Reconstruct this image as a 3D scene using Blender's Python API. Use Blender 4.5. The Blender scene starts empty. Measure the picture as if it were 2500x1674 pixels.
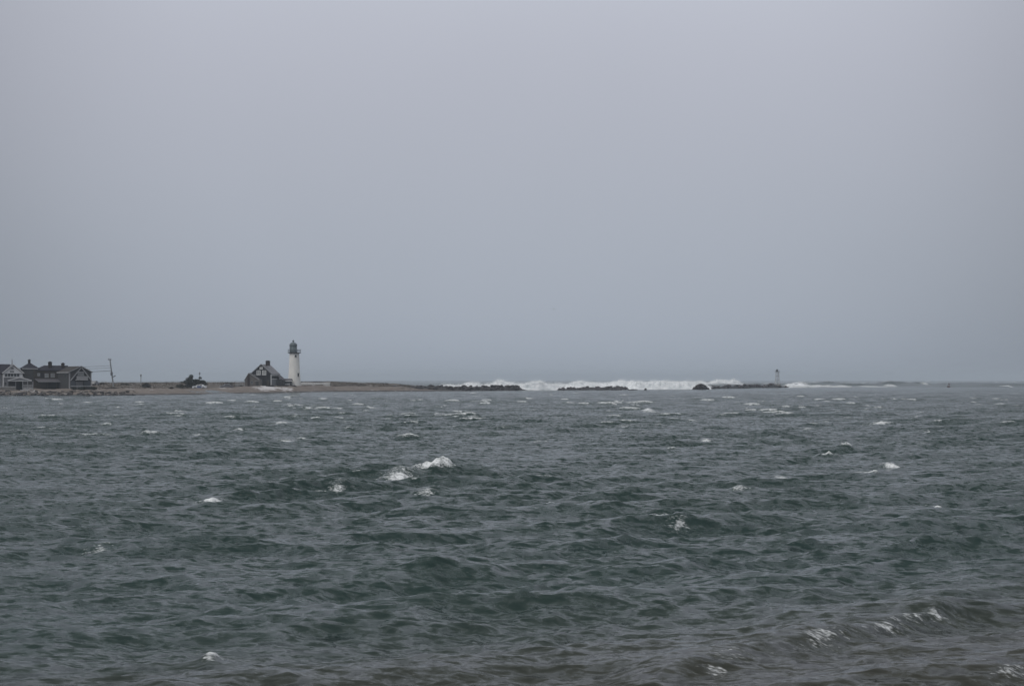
import bpy, math, random
import numpy as np
from mathutils import Vector, Matrix, noise as mnoise

random.seed(7)
rng = np.random.default_rng(7)
SC = bpy.context.scene
COL = SC.collection

# ------------------------------------------------------------------ camera
FPX, CX, CY, HY, CAMH = 4237.0, 1250.0, 837.0, 927.0, 4.2      # photo pixels (2500 wide)
PITCH = math.atan((HY - CY) / FPX)
cam_d = bpy.data.cameras.new('camera')
cam_d.sensor_width = 36.0
cam_d.lens = 36.0 * FPX / 2500.0
cam_d.clip_start, cam_d.clip_end = 0.5, 30000.0
cam = bpy.data.objects.new('camera', cam_d)
cam.location = (0, 0, CAMH)
cam.rotation_euler = (math.radians(90) + PITCH, 0, 0)
COL.objects.link(cam)
SC.camera = cam

# ------------------------------------------------------------------ sky, sun, exposure
SUN_EL, SUN_AZ = math.radians(50), math.radians(-138)           # behind the cloud, behind the viewer's left shoulder
world = bpy.data.worlds.new('World')
SC.world = world
world.use_nodes = True
wn, wl = world.node_tree.nodes, world.node_tree.links
wn.clear()
w_out = wn.new('ShaderNodeOutputWorld')
w_bg = wn.new('ShaderNodeBackground')
w_bg.inputs['Strength'].default_value = 0.1
sky = wn.new('ShaderNodeTexSky')
sky.sky_type = 'NISHITA'
sky.sun_disc = False
sky.sun_elevation = SUN_EL
sky.sun_rotation = SUN_AZ
sky.air_density, sky.dust_density, sky.ozone_density = 1.0, 4.0, 1.5
tc = wn.new('ShaderNodeTexCoord')
sep = wn.new('ShaderNodeSeparateXYZ')
wl.new(tc.outputs['Generated'], sep.inputs[0])
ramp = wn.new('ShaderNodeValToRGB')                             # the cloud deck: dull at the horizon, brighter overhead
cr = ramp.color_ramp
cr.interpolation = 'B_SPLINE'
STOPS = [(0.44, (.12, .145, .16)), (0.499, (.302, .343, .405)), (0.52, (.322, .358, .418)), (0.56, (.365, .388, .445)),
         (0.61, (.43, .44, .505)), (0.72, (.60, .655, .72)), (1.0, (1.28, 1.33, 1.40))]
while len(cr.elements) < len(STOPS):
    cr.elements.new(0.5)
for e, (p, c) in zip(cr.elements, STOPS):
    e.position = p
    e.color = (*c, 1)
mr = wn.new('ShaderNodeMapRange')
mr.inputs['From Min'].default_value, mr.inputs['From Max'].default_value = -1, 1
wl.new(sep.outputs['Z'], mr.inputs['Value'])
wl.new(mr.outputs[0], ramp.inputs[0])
# broad soft glow added ahead; its dimmer surround stands in for lens vignetting
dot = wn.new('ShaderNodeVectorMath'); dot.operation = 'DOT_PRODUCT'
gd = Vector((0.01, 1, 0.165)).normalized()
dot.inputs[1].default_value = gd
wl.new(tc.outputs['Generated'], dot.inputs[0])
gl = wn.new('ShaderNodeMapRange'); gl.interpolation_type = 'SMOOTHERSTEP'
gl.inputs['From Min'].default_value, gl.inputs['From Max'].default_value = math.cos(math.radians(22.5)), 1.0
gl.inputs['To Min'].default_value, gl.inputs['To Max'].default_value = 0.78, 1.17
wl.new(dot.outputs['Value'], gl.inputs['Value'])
cn = wn.new('ShaderNodeTexNoise')
cn.inputs['Scale'].default_value = 3.0
cn.inputs['Detail'].default_value = 3.0
wl.new(tc.outputs['Generated'], cn.inputs['Vector'])
cm = wn.new('ShaderNodeMapRange')
cm.inputs['To Min'].default_value, cm.inputs['To Max'].default_value = 0.93, 1.07
wl.new(cn.outputs['Fac'], cm.inputs['Value'])
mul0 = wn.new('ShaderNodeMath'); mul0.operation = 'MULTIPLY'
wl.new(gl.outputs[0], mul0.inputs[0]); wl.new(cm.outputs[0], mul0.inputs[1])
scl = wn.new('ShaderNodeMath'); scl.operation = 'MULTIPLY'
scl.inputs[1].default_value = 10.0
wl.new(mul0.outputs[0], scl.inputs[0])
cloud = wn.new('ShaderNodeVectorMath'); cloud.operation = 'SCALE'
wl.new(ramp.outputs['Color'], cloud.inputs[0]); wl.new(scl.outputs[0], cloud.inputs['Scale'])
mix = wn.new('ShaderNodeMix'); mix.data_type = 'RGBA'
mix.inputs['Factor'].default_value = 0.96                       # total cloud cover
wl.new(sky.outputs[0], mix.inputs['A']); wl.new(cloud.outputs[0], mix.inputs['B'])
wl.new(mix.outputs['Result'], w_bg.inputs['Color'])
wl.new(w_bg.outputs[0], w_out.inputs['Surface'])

sun_d = bpy.data.lights.new('sun', 'SUN')
sun_d.energy = 1.4
sun_d.angle = math.radians(50)
sun_d.color = (1.0, 0.96, 0.9)
sun = bpy.data.objects.new('sun', sun_d)
sdir = Vector((math.sin(SUN_AZ) * math.cos(SUN_EL), math.cos(SUN_AZ) * math.cos(SUN_EL), math.sin(SUN_EL)))
sun.rotation_euler = (-sdir).to_track_quat('-Z', 'Y').to_euler()
sun.location = (0, 0, 60)
COL.objects.link(sun)

SC.view_settings.view_transform = 'Standard'
SC.view_settings.look = 'None'
SC.view_settings.exposure = 0.0
SC.view_settings.gamma = 1.0
SC.view_settings.use_curve_mapping = False
SC.cycles.use_denoising = True
SC.cycles.volume_max_steps = 64
SC.cycles.max_bounces = 8
SC.cycles.diffuse_bounces = 7
SC.cycles.volume_bounces = 1

# ------------------------------------------------------------------ helpers
cp, sp = math.cos(PITCH), math.sin(PITCH)

def P(px, py, D):
    """the point at depth D seen at a pixel of the photograph"""
    u, v = (px - CX) / FPX, (CY - py) / FPX
    yc = cp - v * sp
    return Vector((D * u / yc, D, CAMH + D * (sp + v * cp) / yc))

def tag(o, label=None, cat=None, group=None, kind=None):
    if label: o['label'] = label
    if cat: o['category'] = cat
    if group: o['group'] = group
    if kind: o['kind'] = kind
    return o

def thing(name, label, cat, loc, rotz=0.0, group=None):
    o = bpy.data.objects.new(name, None)
    o.empty_display_size = 0.5
    o.location = loc
    o.rotation_euler = (0, 0, rotz)
    COL.objects.link(o)
    return tag(o, label, cat, group)

class MB:
    """collects simple solids into one mesh"""
    def __init__(s): s.v, s.f = [], []
    def add(s, vs, fs):
        n = len(s.v)
        s.v += [tuple(v) for v in vs]
        s.f += [tuple(i + n for i in f) for f in fs]
        return s
    def box(s, x0, x1, y0, y1, z0, z1):
        return s.add([(x0, y0, z0), (x1, y0, z0), (x1, y1, z0), (x0, y1, z0), (x0, y0, z1), (x1, y0, z1), (x1, y1, z1), (x0, y1, z1)],
                     [(0, 3, 2, 1), (4, 5, 6, 7), (0, 1, 5, 4), (1, 2, 6, 5), (2, 3, 7, 6), (3, 0, 4, 7)])
    def prism(s, poly, y0, y1):
        """polygon in x,z (counter-clockwise seen from the front) pushed from y0 to y1"""
        n = len(poly)
        vs = [(x, y0, z) for x, z in poly] + [(x, y1, z) for x, z in poly]
        fs = [tuple(range(n)), tuple(range(2 * n - 1, n - 1, -1))]
        fs += [((i + 1) % n, i, i + n, (i + 1) % n + n) for i in range(n)]
        return s.add(vs, fs)
    def xprism(s, poly, x0, x1):
        n = len(poly)
        vs = [(x0, y, z) for y, z in poly] + [(x1, y, z) for y, z in poly]
        fs = [tuple(range(n - 1, -1, -1)), tuple(range(n, 2 * n))]
        fs += [(i, (i + 1) % n, (i + 1) % n + n, i + n) for i in range(n)]
        return s.add(vs, fs)
    def slab(s, a, b, c, d, t):
        a, b, c, d = map(Vector, (a, b, c, d))
        n = (b - a).cross(d - a).normalized() * t
        return s.add([a, b, c, d, a + n, b + n, c + n, d + n],
                     [(0, 3, 2, 1), (4, 5, 6, 7), (0, 1, 5, 4), (1, 2, 6, 5), (2, 3, 7, 6), (3, 0, 4, 7)])
    def bar(s, a, b, r, n=6, r2=None):
        a, b = Vector(a), Vector(b)
        r2 = r if r2 is None else r2
        q = (b - a).to_track_quat('Z', 'Y')
        vs = []
        for p, rr in ((a, r), (b, r2)):
            vs += [p + q @ Vector((math.cos(6.28318 * i / n) * rr, math.sin(6.28318 * i / n) * rr, 0)) for i in range(n)]
        fs = [tuple(range(n - 1, -1, -1)), tuple(range(n, 2 * n))]
        fs += [(i, (i + 1) % n, (i + 1) % n + n, i + n) for i in range(n)]
        return s.add(vs, fs)
    def lathe(s, prof, n=20, cx=0, cy=0):
        vs, fs = [], []
        for r, z in prof:
            vs += [(cx + r * math.cos(6.28318 * i / n), cy + r * math.sin(6.28318 * i / n), z) for i in range(n)]
        for k in range(len(prof) - 1):
            fs += [(k * n + i, k * n + (i + 1) % n, (k + 1) * n + (i + 1) % n, (k + 1) * n + i) for i in range(n)]
        fs += [tuple(range(n - 1, -1, -1)), tuple(range((len(prof) - 1) * n, len(prof) * n))]
        return s.add(vs, fs)
    def mesh(s, name, mat, smooth=False):
        me = bpy.data.meshes.new(name)
        me.from_pydata(s.v, [], s.f)
        me.update()
        if mat: me.materials.append(mat)
        if smooth: me.polygons.foreach_set('use_smooth', [True] * len(me.polygons))
        return me
    def build(s, name, mat, parent=None, smooth=False):
        o = bpy.data.objects.new(name, s.mesh(name, mat, smooth))
        COL.objects.link(o)
        if parent: o.parent = parent
        return o

def link_mesh(name, me, parent=None):
    o = bpy.data.objects.new(name, me)
    COL.objects.link(o)
    if parent: o.parent = parent
    return o

def np_mesh(name, co, quads=None, tris=None, mat=None, smooth=True, attrs=None):
    me = bpy.data.meshes.new(name)
    me.vertices.add(len(co))
    me.vertices.foreach_set('co', np.ascontiguousarray(co, np.float32).ravel())
    loops, starts = [], []
    off = 0
    for arr, k in ((quads, 4), (tris, 3)):
        if arr is None or len(arr) == 0: continue
        loops.append(np.ascontiguousarray(arr, np.int32).ravel())
        starts.append(np.arange(len(arr), dtype=np.int32) * k + off)
        off += len(arr) * k
    loops, starts = np.concatenate(loops), np.concatenate(starts)
    me.loops.add(len(loops)); me.loops.foreach_set('vertex_index', loops)
    me.polygons.add(len(starts)); me.polygons.foreach_set('loop_start', starts)
    if smooth: me.polygons.foreach_set('use_smooth', np.ones(len(starts), bool))
    me.update(calc_edges=True)
    for k, a in (attrs or {}).items():
        at = me.attributes.new(k, 'FLOAT', 'POINT')
        at.data.foreach_set('value', np.ascontiguousarray(a, np.float32).ravel())
    if mat: me.materials.append(mat)
    return me

def grid_quads(nr, nc):
    i = np.arange(nr - 1)[:, None] * nc + np.arange(nc - 1)[None, :]
    return np.stack([i, i + 1, i + nc + 1, i + nc], -1).reshape(-1, 4)

def vnoise(x, y, seed=0):
    x, y = np.asarray(x, np.float64), np.asarray(y, np.float64)
    xi, yi = np.floor(x).astype(np.int64), np.floor(y).astype(np.int64)
    xf, yf = x - xi, y - yi
    u, v = xf * xf * (3 - 2 * xf), yf * yf * (3 - 2 * yf)
    def h(a, b):
        n = (a * 374761393 + b * 668265263 + seed * 1442695041) & 0xffffffff
        n = ((n ^ (n >> 13)) * 1274126177) & 0xffffffff
        return ((n ^ (n >> 16)) & 0xffff) / 65535.0
    return (h(xi, yi) * (1 - u) + h(xi + 1, yi) * u) * (1 - v) + (h(xi, yi + 1) * (1 - u) + h(xi + 1, yi + 1) * u) * v

def fbm(x, y, seed=0, oct=4):
    s, a, t = 0, 0.5, 0
    for k in range(oct):
        s = s + a * vnoise(x * 2 ** k, y * 2 ** k, seed + k); t += a; a *= 0.5
    return s / t

def sstep(a, b, x):
    t = np.clip((x - a) / (b - a), 0, 1)
    return t * t * (3 - 2 * t)

# ------------------------------------------------------------------ materials
def mat(name, c1, c2=None, rough=0.85, scale=1.5, bump=0.0, stretch=None, detail=4.0, metal=0.0, coat=0.0):
    m = bpy.data.materials.new(name)
    m.use_nodes = True
    nt = m.node_tree
    b = nt.nodes['Principled BSDF']
    b.inputs['Roughness'].default_value = rough
    if rough > .5: b.inputs['Specular IOR Level'].default_value = .2
    b.inputs['Metallic'].default_value = metal
    b.inputs['Coat Weight'].default_value = coat
    c2 = c2 or tuple(c * 0.75 for c in c1)
    tcn = nt.nodes.new('ShaderNodeTexCoord')
    mp = nt.nodes.new('ShaderNodeMapping')
    if stretch: mp.inputs['Scale'].default_value = stretch
    nt.links.new(tcn.outputs['Object'], mp.inputs[0])
    nz = nt.nodes.new('ShaderNodeTexNoise')
    nz.inputs['Scale'].default_value = scale
    nz.inputs['Detail'].default_value = detail
    nz.inputs['Roughness'].default_value = 0.65
    nt.links.new(mp.outputs[0], nz.inputs['Vector'])
    r = nt.nodes.new('ShaderNodeMapRange')
    r.inputs['From Min'].default_value, r.inputs['From Max'].default_value = 0.32, 0.68
    nt.links.new(nz.outputs['Fac'], r.inputs['Value'])
    mx = nt.nodes.new('ShaderNodeMix'); mx.data_type = 'RGBA'
    mx.inputs['A'].default_value = (*c1, 1); mx.inputs['B'].default_value = (*c2, 1)
    nt.links.new(r.outputs[0], mx.inputs['Factor'])
    nt.links.new(mx.outputs['Result'], b.inputs['Base Color'])
    if bump:
        bp = nt.nodes.new('ShaderNodeBump')
        bp.inputs['Strength'].default_value = bump
        bp.inputs['Distance'].default_value = 0.1
        nt.links.new(nz.outputs['Fac'], bp.inputs['Height'])
        nt.links.new(bp.outputs[0], b.inputs['Normal'])
    return m

M = {}
M['white'] = mat('white paint', (.50, .51, .53), (.40, .41, .43), .6, 2.0)
M['brightwhite'] = mat('fresh white paint', (.72, .73, .74), (.60, .61, .62), .6, 2.0)
M['pale_post'] = mat('haze-paled post', (.20, .21, .225), (.16, .17, .18), .7, 2.0)  # colour paled to stand in for haze on the thin posts
M['offwhite'] = mat('greyed white paint', (.25, .255, .27), (.19, .195, .21), .7, 2.0)
M['greytrim'] = mat('grey trim paint', (.13, .135, .145), (.10, .105, .115), .7, 2.0)
M['tower'] = mat('whitewashed granite', (.70, .69, .665), (.59, .585, .57), .8, .7, .2, (1, 1, .35))
M['lantern'] = mat('weathered green copper', (.095, .118, .130), (.07, .09, .105), .55, 2.0)
M['iron'] = mat('black iron', (.010, .010, .014), (.016, .016, .019), .6, 3.0)
M['lglass'] = mat('lantern glass', (.20, .24, .25), (.14, .18, .19), .12, 1.0)
M['glass'] = mat('dark window glass', (.015, .02, .024), (.028, .031, .035), .08, 1.0)
M['paleglass'] = mat('pale window glass', (.20, .21, .215), (.13, .14, .15), .15, 2.0)  # paler tone for some house windows and the windscreens
M['roof_dark'] = mat('dark asphalt shingle', (.013, .013, .022), (.020, .019, .028), .9, 2.0, .3, (1, 1, 4))
M['roof_grey'] = mat('grey asphalt shingle', (.085, .082, .092), (.055, .053, .062), .9, 2.0, .3, (1, 1, 4))
M['roof_pale'] = mat('pale grey shingle roof', (.20, .20, .22), (.15, .15, .165), .9, 2.0, .3, (1, 1, 4))  # pale tone over both cottage roof slopes
M['roof_brown'] = mat('brown grey shingle roof', (.040, .035, .034), (.026, .024, .024), .9, 2.0, .3, (1, 1, 4))
M['shingle_black'] = mat('near black shingle wall', (.009, .009, .014), (.015, .015, .018), .9, 1.5, .3, (1, 1, 5))
M['shingle_brown'] = mat('weathered brown shingle wall', (.044, .036, .028), (.027, .024, .021), .9, 1.2, .3, (1, 1, 5))
M['shingle_grey'] = mat('weathered grey shingle wall', (.048, .048, .050), (.032, .033, .036), .9, 1.2, .3, (1, 1, 5))
M['clap_grey'] = mat('pale grey clapboard', (.14, .145, .16), (.10, .105, .115), .8, 1.2, .2, (1, 1, 6))
M['panel_grey'] = mat('blue grey panel wall', (.065, .073, .086), (.045, .052, .062), .8, 1.2)
M['brick'] = mat('sooty brick', (.028, .019, .019), (.018, .014, .017), .9, 4.0, .3)
M['dark'] = mat('interior shade', (.012, .012, .016), (.018, .017, .02), .95, 1.0)  # near-black colour that stands in for shade under roofs
M['board'] = mat('weathered board', (.125, .115, .108), (.075, .070, .068), .9, 1.5, .2, (1, 1, 4))
M['concrete'] = mat('weathered concrete', (.17, .163, .158), (.12, .117, .115), .9, 1.5, .3)
M['wallstone'] = mat('dark seawall stone', (.024, .023, .030), (.042, .039, .041), .9, .6, .5)
M['pole'] = mat('grey timber pole', (.12, .13, .145), (.09, .098, .11), .9, 1.0, .2, (4, 4, .5))  # timber grey, lightened to stand in for haze
M['wire'] = mat('black cable', (.05, .05, .055), None, .6, 1.0)
M['rock_dark'] = mat('wet dark rock', (.017, .016, .020), (.034, .030, .031), .55, .9, .6)
M['rock_mid'] = mat('grey brown rock', (.060, .054, .050), (.030, .027, .027), .8, .9, .6)
M['rock_pale'] = mat('pale granite rock', (.15, .14, .132), (.085, .078, .075), .85, .9, .6)
M['rock_rust'] = mat('rust brown rock', (.018, .011, .011), (.028, .020, .020), .7, .9, .6)
M['rock_wash'] = mat('spray washed grey rock', (.085, .076, .082), (.055, .050, .054), .6, .9, .6)
M['needle'] = mat('dark conifer needles', (.011, .018, .014), (.020, .027, .019), .8, 1.2)
M['needle_olive'] = mat('olive conifer needles', (.014, .017, .012), (.022, .024, .016), .8, 1.2)  # second foliage tone, more olive
M['twig'] = mat('dark winter twigs', (.016, .014, .014), (.026, .022, .020), .9, 1.5)
M['bark'] = mat('bark', (.05, .042, .036), None, .9, 2.0, .4)
M['grass_dry'] = mat('dry dune grass', (.075, .060, .042), (.036, .030, .024), .9, .25)
M['car_silver'] = mat('silver car paint', (.45, .47, .50), (.40, .42, .45), .3, 1.0, coat=.5)
M['car_blue'] = mat('blue car paint', (.055, .085, .19), (.045, .07, .16), .3, 1.0, coat=.5)
M['car_grey'] = mat('dark grey car paint', (.085, .080, .088), (.07, .066, .072), .3, 1.0, coat=.5)
M['tyre'] = mat('tyre rubber', (.015, .015, .016), None, .85, 2.0)
M['lens'] = mat('headlight lens', (.6, .6, .58), None, .1, 1.0)
M['buoy'] = mat('dull red buoy paint', (.10, .030, .028), (.05, .025, .025), .6, 2.0)
M['gull'] = mat('grey gull plumage', (.16, .165, .175), (.10, .10, .11), .8, 4.0)

# sea water: clear dielectric over dim green, silt in the shallows, white foam where the crests break
def water_mat():
    m = bpy.data.materials.new('sea water')
    m.use_nodes = True
    nt = m.node_tree; N = nt.nodes; L = nt.links
    b = N['Principled BSDF']
    out = N['Material Output']
    b.inputs['Roughness'].default_value = 0.14
    b.inputs['IOR'].default_value = 1.33
    b.inputs['Specular IOR Level'].default_value = .30
    geo = N.new('ShaderNodeNewGeometry')
    sx = N.new('ShaderNodeSeparateXYZ'); L.new(geo.outputs['Position'], sx.inputs[0])
    # silt in the shallows by the near shore
    sr = N.new('ShaderNodeMapRange'); sr.interpolation_type = 'SMOOTHSTEP'
    sr.inputs['From Min'].default_value, sr.inputs['From Max'].default_value = 33, 21
    sl = N.new('ShaderNodeMath'); sl.operation = 'MULTIPLY_ADD'; sl.inputs[1].default_value = -.55
    L.new(sx.outputs['X'], sl.inputs[0]); L.new(sx.outputs['Y'], sl.inputs[2])
    L.new(sl.outputs[0], sr.inputs['Value'])
    big = N.new('ShaderNodeTexNoise'); big.inputs['Scale'].default_value = 0.05; big.inputs['Detail'].default_value = 3
    L.new(geo.outputs['Position'], big.inputs['Vector'])
    c1 = N.new('ShaderNodeMix'); c1.data_type = 'RGBA'
    c1.inputs['A'].default_value = (.011, .027, .028, 1); c1.inputs['B'].default_value = (.014, .031, .027, 1)
    L.new(big.outputs['Fac'], c1.inputs['Factor'])
    c2 = N.new('ShaderNodeMix'); c2.data_type = 'RGBA'
    c2.inputs['B'].default_value = (.025, .027, .022, 1)
    L.new(c1.outputs['Result'], c2.inputs['A']); L.new(sr.outputs[0], c2.inputs['Factor'])
    L.new(c2.outputs['Result'], b.inputs['Base Color'])
    # ripples finer than the mesh
    mp = N.new('ShaderNodeMapping'); mp.inputs['Scale'].default_value = (.75, 1.5, 1); mp.inputs['Rotation'].default_value = (0, 0, .2)
    L.new(geo.outputs['Position'], mp.inputs[0])
    n1 = N.new('ShaderNodeTexNoise'); n1.inputs['Scale'].default_value = 3.2; n1.inputs['Detail'].default_value = 6
    n1.inputs['Roughness'].default_value = .62; n1.inputs['Distortion'].default_value = .35
    L.new(mp.outputs[0], n1.inputs['Vector'])
    sb_ = N.new('ShaderNodeVectorMath'); sb_.operation = 'SUBTRACT'; sb_.inputs[1].default_value = (.5, .5, .5)
    L.new(n1.outputs['Color'], sb_.inputs[0])
    sm = N.new('ShaderNodeVectorMath'); sm.operation = 'MULTIPLY'; sm.inputs[1].default_value = (.75, 1.1, 0)
    L.new(sb_.outputs[0], sm.inputs[0])
    ad_ = N.new('ShaderNodeVectorMath'); ad_.operation = 'ADD'
    fa = N.new('ShaderNodeAttribute'); fa.attribute_name = 'fine'          # slopes of the waves too short for the mesh
    f1 = N.new('ShaderNodeMath'); f1.operation = 'MULTIPLY_ADD'; f1.inputs[1].default_value = 1.7; f1.inputs[2].default_value = 1.0
    L.new(fa.outputs['Fac'], f1.inputs[0])
    sv = N.new('ShaderNodeVectorMath'); sv.operation = 'SCALE'
    L.new(sm.outputs[0], sv.inputs[0]); L.new(f1.outputs[0], sv.inputs['Scale'])
    L.new(geo.outputs['Normal'], ad_.inputs[0]); L.new(sv.outputs[0], ad_.inputs[1])
    nm_ = N.new('ShaderNodeVectorMath'); nm_.operation = 'NORMALIZE'
    L.new(ad_.outputs[0], nm_.inputs[0]); L.new(nm_.outputs[0], b.inputs['Normal'])
    # foam
    at = N.new('ShaderNodeAttribute'); at.attribute_name = 'foam'
    n2 = N.new('ShaderNodeTexNoise'); n2.inputs['Scale'].default_value = 4.0; n2.inputs['Detail'].default_value = 6
    n2.inputs['Roughness'].default_value = .7; n2.inputs['Distortion'].default_value = .6
    L.new(mp.outputs[0], n2.inputs['Vector'])
    n3 = N.new('ShaderNodeTexNoise'); n3.inputs['Scale'].default_value = 15; n3.inputs['Detail'].default_value = 4
    L.new(mp.outputs[0], n3.inputs['Vector'])
    nm3 = N.new('ShaderNodeMix'); nm3.data_type = 'FLOAT'; nm3.inputs['Factor'].default_value = .4
    L.new(n2.outputs['Fac'], nm3.inputs['A']); L.new(n3.outputs['Fac'], nm3.inputs['B'])
    nn = N.new('ShaderNodeMapRange')
    nn.inputs['From Min'].default_value, nn.inputs['From Max'].default_value = .34, .66
    nn.inputs['To Min'].default_value, nn.inputs['To Max'].default_value = -.62, .48
    L.new(nm3.outputs['Result'], nn.inputs['Value'])
    ad = N.new('ShaderNodeMath'); L.new(at.outputs['Fac'], ad.inputs[0]); L.new(nn.outputs[0], ad.inputs[1])
    fm = N.new('ShaderNodeMapRange'); fm.interpolation_type = 'SMOOTHSTEP'
    fm.inputs['From Min'].default_value, fm.inputs['From Max'].default_value = .30, 1.12
    L.new(ad.outputs[0], fm.inputs['Value'])
    df = N.new('ShaderNodeBsdfDiffuse'); df.inputs['Color'].default_value = (.64, .66, .68, 1)
    ms = N.new('ShaderNodeMixShader')
    L.new(fm.outputs[0], ms.inputs[0]); L.new(b.outputs[0], ms.inputs[1]); L.new(df.outputs[0], ms.inputs[2])
    L.new(ms.outputs[0], out.inputs['Surface'])
    return m
M['water'] = water_mat()
def spray_mat():
    m = bpy.data.materials.new('flying spray')
    m.use_nodes = True
    N, L = m.node_tree.nodes, m.node_tree.links
    N.remove(N['Principled BSDF'])
    d, t, x = N.new('ShaderNodeBsdfDiffuse'), N.new('ShaderNodeBsdfTranslucent'), N.new('ShaderNodeMixShader')
    for n in (d, t): n.inputs['Color'].default_value = (.90, .91, .92, 1)
    L.new(d.outputs[0], x.inputs[1]); L.new(t.outputs[0], x.inputs[2]); L.new(x.outputs[0], N['Material Output'].inputs['Surface'])
    return m
M['foam'] = mat('white surf foam', (.80, .81, .83), (.50, .535, .56), .9, .35, .3, (1, 1, 2))
M['spray'] = spray_mat()

# shore ground: wet sand, pale gravel, tan scrub and thin snow
def shore_mat():
    m = bpy.data.materials.new('shore ground')
    m.use_nodes = True
    nt = m.node_tree; N = nt.nodes; L = nt.links
    b = N['Principled BSDF']; b.inputs['Roughness'].default_value = .9
    geo = N.new('ShaderNodeNewGeometry')
    mp = N.new('ShaderNodeMapping'); mp.inputs['Scale'].default_value = (.45, .3, 1.2)
    L.new(geo.outputs['Position'], mp.inputs[0])
    def nz(s, d=5):
        n = N.new('ShaderNodeTexNoise'); n.inputs['Scale'].default_value = s; n.inputs['Detail'].default_value = d
        n.inputs['Roughness'].default_value = .65
        L.new(mp.outputs[0], n.inputs['Vector'])
        r = N.new('ShaderNodeMapRange'); r.inputs['From Min'].default_value, r.inputs['From Max'].default_value = .33, .67
        L.new(n.outputs['Fac'], r.inputs['Value'])
        return r.outputs[0]
    def mx(f, a, c):
        x = N.new('ShaderNodeMix'); x.data_type = 'RGBA'
        L.new(f, x.inputs['Factor'])
        for k, v in (('A', a), ('B', c)):
            if isinstance(v, tuple): x.inputs[k].default_value = (*v, 1)
            else: L.new(v, x.inputs[k])
        return x.outputs['Result']
    def masked(name, n, lo=.35, hi=.65, gain=.5):
        a = N.new('ShaderNodeAttribute'); a.attribute_name = name
        r = N.new('ShaderNodeMapRange'); r.inputs['To Min'].default_value, r.inputs['To Max'].default_value = -gain, gain
        L.new(n, r.inputs['Value'])
        s = N.new('ShaderNodeMath'); L.new(a.outputs['Fac'], s.inputs[0]); L.new(r.outputs[0], s.inputs[1])
        q = N.new('ShaderNodeMapRange'); q.interpolation_type = 'SMOOTHSTEP'
        q.inputs['From Min'].default_value, q.inputs['From Max'].default_value = lo, hi
        L.new(s.outputs[0], q.inputs['Value'])
        return q.outputs[0]
    sand = mx(nz(.5), (.084, .066, .055), (.135, .113, .100))
    scrub = mx(nz(.9, 6), (.050, .040, .034), (.092, .076, .058))
    scrub = mx(nz(.25), scrub, (.045, .038, .034))
    c = mx(masked('veg', nz(.45)), sand, scrub)
    c = mx(masked('wet', nz(.8), gain=.25), c, (.026, .023, .023))
    c = mx(masked('snow', nz(.7, 6)), c, (.40, .39, .40))
    L.new(c, b.inputs['Base Color'])
    n = N.new('ShaderNodeTexNoise'); n.inputs['Scale'].default_value = 2.0; n.inputs['Detail'].default_value = 5
    L.new(geo.outputs['Position'], n.inputs['Vector'])
    bp = N.new('ShaderNodeBump'); bp.inputs['Strength'].default_value = .6; bp.inputs['Distance'].default_value = .3
    L.new(n.outputs['Fac'], bp.inputs['Height']); L.new(bp.outputs[0], b.inputs['Normal'])
    return m
M['shore'] = shore_mat()
M['seabed'] = mat('seabed sand', (.09, .085, .075), None, .95, .05)

# ------------------------------------------------------------------ the shore profile
T = np.array([  # px, waterline depth, terrace depth, terrace z, ridge depth, ridge z
    (-900, 405, 440, 1.7, 520, 3.2), (-300, 430, 465, 1.7, 540, 3.3), (0, 450, 476, 1.6, 556, 3.2), (260, 456, 486, 1.6, 560, 3.2),
    (500, 494, 530, 1.4, 600, 3.25), (640, 540, 588, 2.05, 640, 3.3), (720, 575, 598, 2.05, 642, 3.35), (820, 613, 624, 1.9, 646, 3.4),
    (845, 618, 628, 1.9, 647, 3.2), (880, 622, 632, 1.85, 648, 2.95), (960, 630, 640, 1.7, 652, 2.75), (1005, 633, 642, 1.25, 655, 2.15),
    (1025, 636, 644, .8, 656, 1.45), (1060, 642, 648, .5, 656, .7), (1130, 655, 659, .12, 663, .12), (1180, 670, 674, -.4, 680, -.5), (1400, 700, 704, -1.6, 710, -1.6)])

def prof(px):
    return [np.interp(px, T[:, 0], T[:, k]) for k in range(1, 6)]

def zground(px, D):
    px, D = np.asarray(px, float), np.asarray(D, float)
    Dw, D1, z1, D2, z2 = prof(px)
    t = np.clip((D - Dw) / (D1 - Dw), 0, 1)
    z = z1 * (1 - (1 - t) ** 1.6)
    s = np.clip((D - D1) / (D2 - D1), 0, 1)
    z = z + (z2 - z1) * sstep(.35, 1.0, s)
    z = np.where(D < Dw, np.maximum(-.05 * (Dw - D), -1.7), z)
    back = np.clip((D - D2 - 8) / 45, 0, 1)
    z = z * (1 - back) + (-1.7) * back
    return z

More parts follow.
